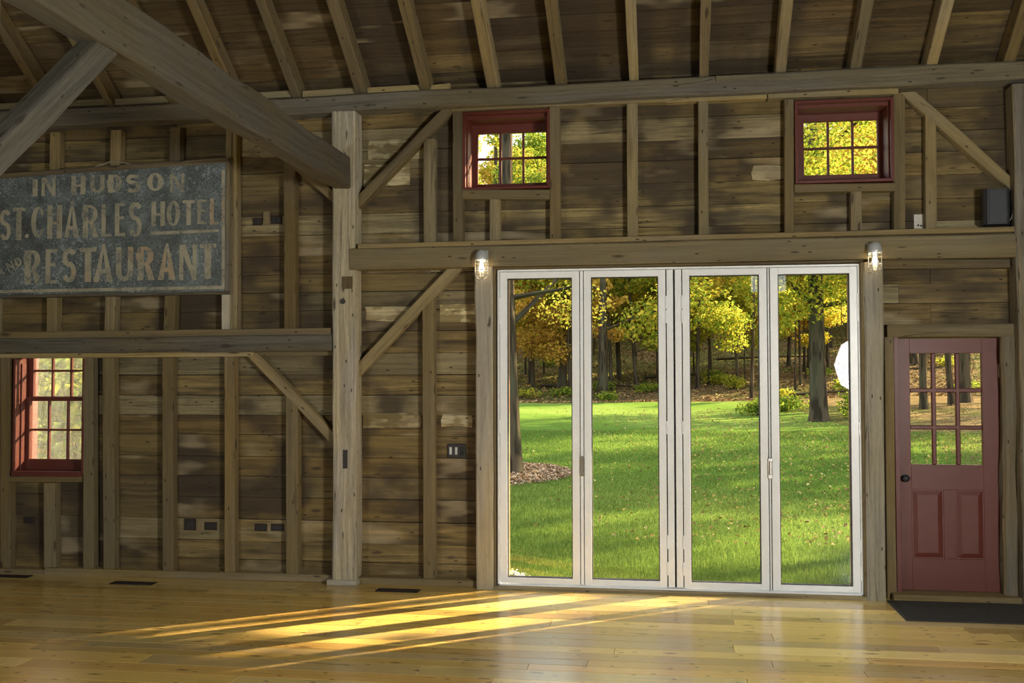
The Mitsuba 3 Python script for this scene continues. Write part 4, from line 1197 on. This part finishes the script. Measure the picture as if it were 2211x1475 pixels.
for i in range(27):
    x, y = -10.5 + 0.80 * i + rng.normal() * .5, rng.uniform(35, 47)
    if y > woods_edge(x) + 2 and not (-50 < x - 1.35 * y < -31 and x > 4):
        pal = str(rng.choice(['yellow', 'lime', 'gold'], p=[.45, .35, .2]))
        tree('understory_tree', f'small tree with low {pal} leaves at the edge of the woods', x, y, rng.uniform(.06, .11), rng.uniform(6, 9), 1.5, 2.7, pal, 6500, .12, group=f'low {pal} trees at the edge of the woods', branches=6, sides=7)
for i in range(60):
    y = rng.uniform(37, 80)
    x = rng.uniform(-.22, .36) * (y + 8.75)
    tree('sapling', 'thin dark sapling in the woods beyond the lawn', x, y, rng.uniform(.03, .06), rng.uniform(4, 8), 3.0, 1.2, str(rng.choice(['lime', 'yellow', 'gold'])), 160, .2, group='saplings in the woods', branches=2, sides=5)


# undergrowth at the edge of the woods
def bush(label, x, y, rx, rz, pal, n, leaf, group=None, name='bush'):
    k = thing(name, label, 'bush', group)
    SEEN.append((k, x, y))
    z = float(gz(x, y))
    blobs = [(np.array([x + rng.uniform(-.5, .5) * rx, y + rng.uniform(-.4, .4) * rx, z + rz * rng.uniform(.35, .7)]), np.array([rx * .6, rx * .6, rz * .5])) for _ in range(5)]
    lm, lc = crown(blobs, n, leaf, pal)
    tag(put(f'{k}__foliage', mikit.ply(lm, 'leaf', color=lc)), kind='stuff')
    st = [tube([(x + rng.uniform(-.2, .2) * rx, y, z - .05), (b[0][0], b[0][1], b[0][2])], [.015, .006], 5)[0] for b in blobs]
    part(k, 'stem', join(*st), 'dark_bronze')


bush('low pale green bush left of the big tree at the lawn edge', 2.9, 24.0, .8, .45, 'green', 600, .10)
bush('round green bush right of the big tree at the lawn edge', 6.1, 22.6, 1.0, .9, 'green', 800, .12)
bush('weedy bush behind the big tree at the lawn edge', 4.0, 26.0, 1.2, .6, 'green', 700, .11)
for i in range(18):
    y = rng.uniform(35, 50)
    x = rng.uniform(-.16, .3) * (y + 8.75)
    if y > woods_edge(x) + 2.0:
        bush('low weedy bush on the woodland floor', x, y, rng.uniform(.5, 1.2), rng.uniform(.3, .7), str(rng.choice(['green', 'green', 'lime'])), 420, .10, 'low bushes in the woods', 'woodland_bush')
for (x, y) in [(-9.0, 7.0), (-11.0, 9.0), (-13.5, 8.0), (-12.5, 11.5), (-15.5, 12.0)]:
    bush('tall green shrub outside the lower left window', x, y, 1.5, 2.6, 'green' if x > -12 else 'lime', 1100, .17, 'shrubs outside the lower left window', 'tall_shrub')
# white flowers just outside the left glass panel
k = thing('white_flowers', 'clump of small white flowers outside the bottom corner of the left glass panel', 'flowers')
P = np.c_[rng.normal(-1.36, .06, 240), rng.normal(.62, .05, 240), np.zeros(240)]
P[:, 2] = gz(P[:, 0], P[:, 1]) + .07 + rng.uniform(0, .06, 240) - .4 * np.abs(P[:, 0] + 1.42)
lm, lc = cards(P, .03, rng.normal(size=(240, 3)) * .5 + (0, -.3, 1), np.array([[.72, .72, .70]]) * rng.uniform(.8, 1.1, (240, 1)))
tag(put(f'{k}__petals', mikit.ply(lm, 'leaf', color=lc)), kind='stuff')
P2 = P - np.c_[np.zeros(240), np.zeros(240), rng.uniform(.01, .07, 240)]
lm, lc = cards(P2, .04, rng.normal(size=(240, 3)), leaf_cols(240, 'green'))
tag(put(f'{k}__leaves', mikit.ply(lm, 'leaf', color=lc)), kind='stuff')

# grass blades on the near lawn
n = 230000
yy = 0.35 + 17 * rng.uniform(0, 1, n) ** 1.35
xx = rng.uniform(-1, 1, n) * (3.0 + .34 * yy) + .05 * yy
keep = ((xx - TREE_L[0] + .15) / 1.15) ** 2 + ((yy - TREE_L[1] - .2) / 1.5) ** 2 > 1
xx, yy = xx[keep], yy[keep]
n = len(xx)
zz = gz(xx, yy)
hgt = rng.uniform(.035, .075, n)
an = rng.uniform(0, math.pi, n)
wd = rng.uniform(.0025, .0045, n) * (1 + yy / 12)
dx, dy = np.cos(an) * wd, np.sin(an) * wd
lx, ly = rng.normal(size=n) * .02, rng.normal(size=n) * .02
V = np.stack([np.c_[xx - dx, yy - dy, zz - .005], np.c_[xx + dx, yy + dy, zz - .005], np.c_[xx + lx, yy + ly, zz + hgt]], 1).reshape(-1, 3)
gc = np.where(rng.uniform(size=(n, 1)) < .5, [[.106, .185, .034]], [[.165, .240, .052]]) * rng.uniform(.75, 1.25, (n, 1))
put('lawn_grass', mikit.ply(trimesh.Trimesh(V, np.arange(3 * n).reshape(-1, 3), process=False), 'blade', color=np.repeat(gc, 3, axis=0)))
tag('lawn_grass', 'mown green grass of the lawn outside the glass doors', 'grass', kind='stuff')
# fallen leaves
n = 9000
yy = rng.uniform(2.5, 27, n)
xx = rng.uniform(-.17, .36, n) * (yy + 8.75)
keep = rng.uniform(size=n) < np.clip(.12 + .16 * (xx + 1.5) + .02 * (yy - 6), .05, 1)
xx, yy = xx[keep], yy[keep]
n = len(xx)
P = np.c_[xx, yy, gz(xx, yy) + rng.uniform(.035, .07, n)]
fc = np.array([[.42, .30, .09], [.30, .18, .07], [.45, .36, .16], [.20, .12, .06]])[rng.integers(0, 4, n)] * rng.uniform(.8, 1.2, (n, 1))
lm, lc = cards(P, rng.uniform(.03, .062, n), rng.normal(size=(n, 3)) * .35 + (0, 0, 1), fc)
put('fallen_leaves', mikit.ply(lm, 'litter', color=lc))
tag('fallen_leaves', 'yellow and brown fallen leaves scattered on the lawn', 'leaves', kind='stuff')
n = 32000
yy = rng.uniform(33, 75, n)
xx = rng.uniform(-.2, .36, n) * (yy + 8.75)
P = np.c_[xx, yy, gz(xx, yy) + rng.uniform(.0, .05, n)]
fc = np.array([[.30, .20, .09], [.22, .14, .07], [.40, .28, .13], [.14, .09, .05]])[rng.integers(0, 4, n)] * rng.uniform(.8, 1.2, (n, 1))
lm, lc = cards(P, rng.uniform(.07, .15, n), rng.normal(size=(n, 3)) * .5 + (0, 0, 1), fc)
put('leaf_litter', mikit.ply(lm, 'litter', color=lc))
tag('leaf_litter', 'brown leaf litter on the floor of the woods', 'leaves', kind='stuff')
# mulch bed round the left tree
n = 5200
r = np.sqrt(rng.uniform(0, 1, n))
a = rng.uniform(0, 2 * math.pi, n)
xx, yy = TREE_L[0] - .15 + 1.15 * r * np.cos(a), TREE_L[1] + .2 + 1.5 * r * np.sin(a)
P = np.c_[xx, yy, gz(xx, yy) + .02 + .05 * (1 - r ** 2) + rng.uniform(0, .02, n)]
mc = np.array([[.26, .18, .11], [.19, .12, .075], [.36, .27, .18], [.46, .38, .28]])[rng.integers(0, 4, n)] * rng.uniform(.8, 1.2, (n, 1))
lm, lc = cards(P, rng.uniform(.03, .085, n), rng.normal(size=(n, 3)) * .5 + (0, 0, 1), mc)
put('mulch_bed', mikit.ply(lm, 'litter', color=lc))
tag('mulch_bed', 'brown mulch bed round the foot of the left lawn tree', 'mulch', kind='stuff')
# fallen branches
for (x, y, l, a_) in [(5.5, 38, 3.5, .2), (-6, 41, 5, -.1), (-1, 44, 4, .3), (3, 52, 6, 0.05), (9, 45, 5, .15)]:
    k = thing('fallen_branch', 'bare fallen branch lying on the woodland floor', 'branch', 'fallen branches in the woods')
    p0, p1 = np.array([x, y, gz(x, y) + .12]), np.array([x + l * math.cos(a_), y + l * math.sin(a_), 0])
    p1[2] = gz(p1[0], p1[1]) + .15
    m, uv = tube([p0, (p0 + p1) / 2 + (0, 0, .05), p1], [.08, .06, .03], 7)
    scene[k] = mikit.ply(m, 'bark', True, uv=uv)

# labels of the plants seen through a door panel: by look, panel and order of distance
VIEWS = ((-1.40, -.71, 'the leftmost glass panel'), (-.68, .02, 'the second-from-left glass panel'), (.15, .85, 'the third-from-left glass panel'), (.86, 1.57, 'the rightmost glass panel'), (1.97, 2.57, 'the panes of the red door'))
ORD = ['nearest', 'second nearest', 'third nearest', 'fourth nearest', 'fifth nearest', 'sixth nearest', 'seventh nearest', 'eighth nearest', 'ninth nearest', 'tenth nearest'] + [f'{i}th nearest' for i in range(11, 60)]
count = {}
SHORT = {'forest_tree': 'slim {} tree', 'ridge_tree': 'hilltop {} tree', 'understory_tree': 'low {} tree', 'sapling': 'thin {} sapling', 'woodland_bush': 'low {} bush'}
HUE = {'yellow trees': 'yellow', 'lime trees': 'yellow-green', 'gold trees': 'golden', 'green trees': 'green', 'low yellow': 'yellow', 'low lime': 'yellow-green', 'low gold': 'golden', 'saplings in': 'bare', 'low bushes': 'weedy'}
for k, x, y in sorted(SEEN, key=lambda q: q[2]):
    base = k[:-4] if k[-4:-3] == '_' and k[-3:].isdigit() else k
    if base not in SHORT:
        continue
    xw = x * 8.65 / (y + 8.75)
    for a, b, where in VIEWS:
        if a < xw < b:
            hue = HUE[' '.join(labels[k]['group'].split()[:2])]
            look = SHORT[base].format(hue)
            c = count[(look, where)] = count.get((look, where), -1) + 1
            labels[k]['label'] = f'{look} through {where}, {ORD[c]} of its kind'
for q in labels.values():
    if 'label' in q:
        q['label'] = q['label'].replace('lime leaves', 'yellow-green leaves').replace('gold leaves', 'golden leaves')
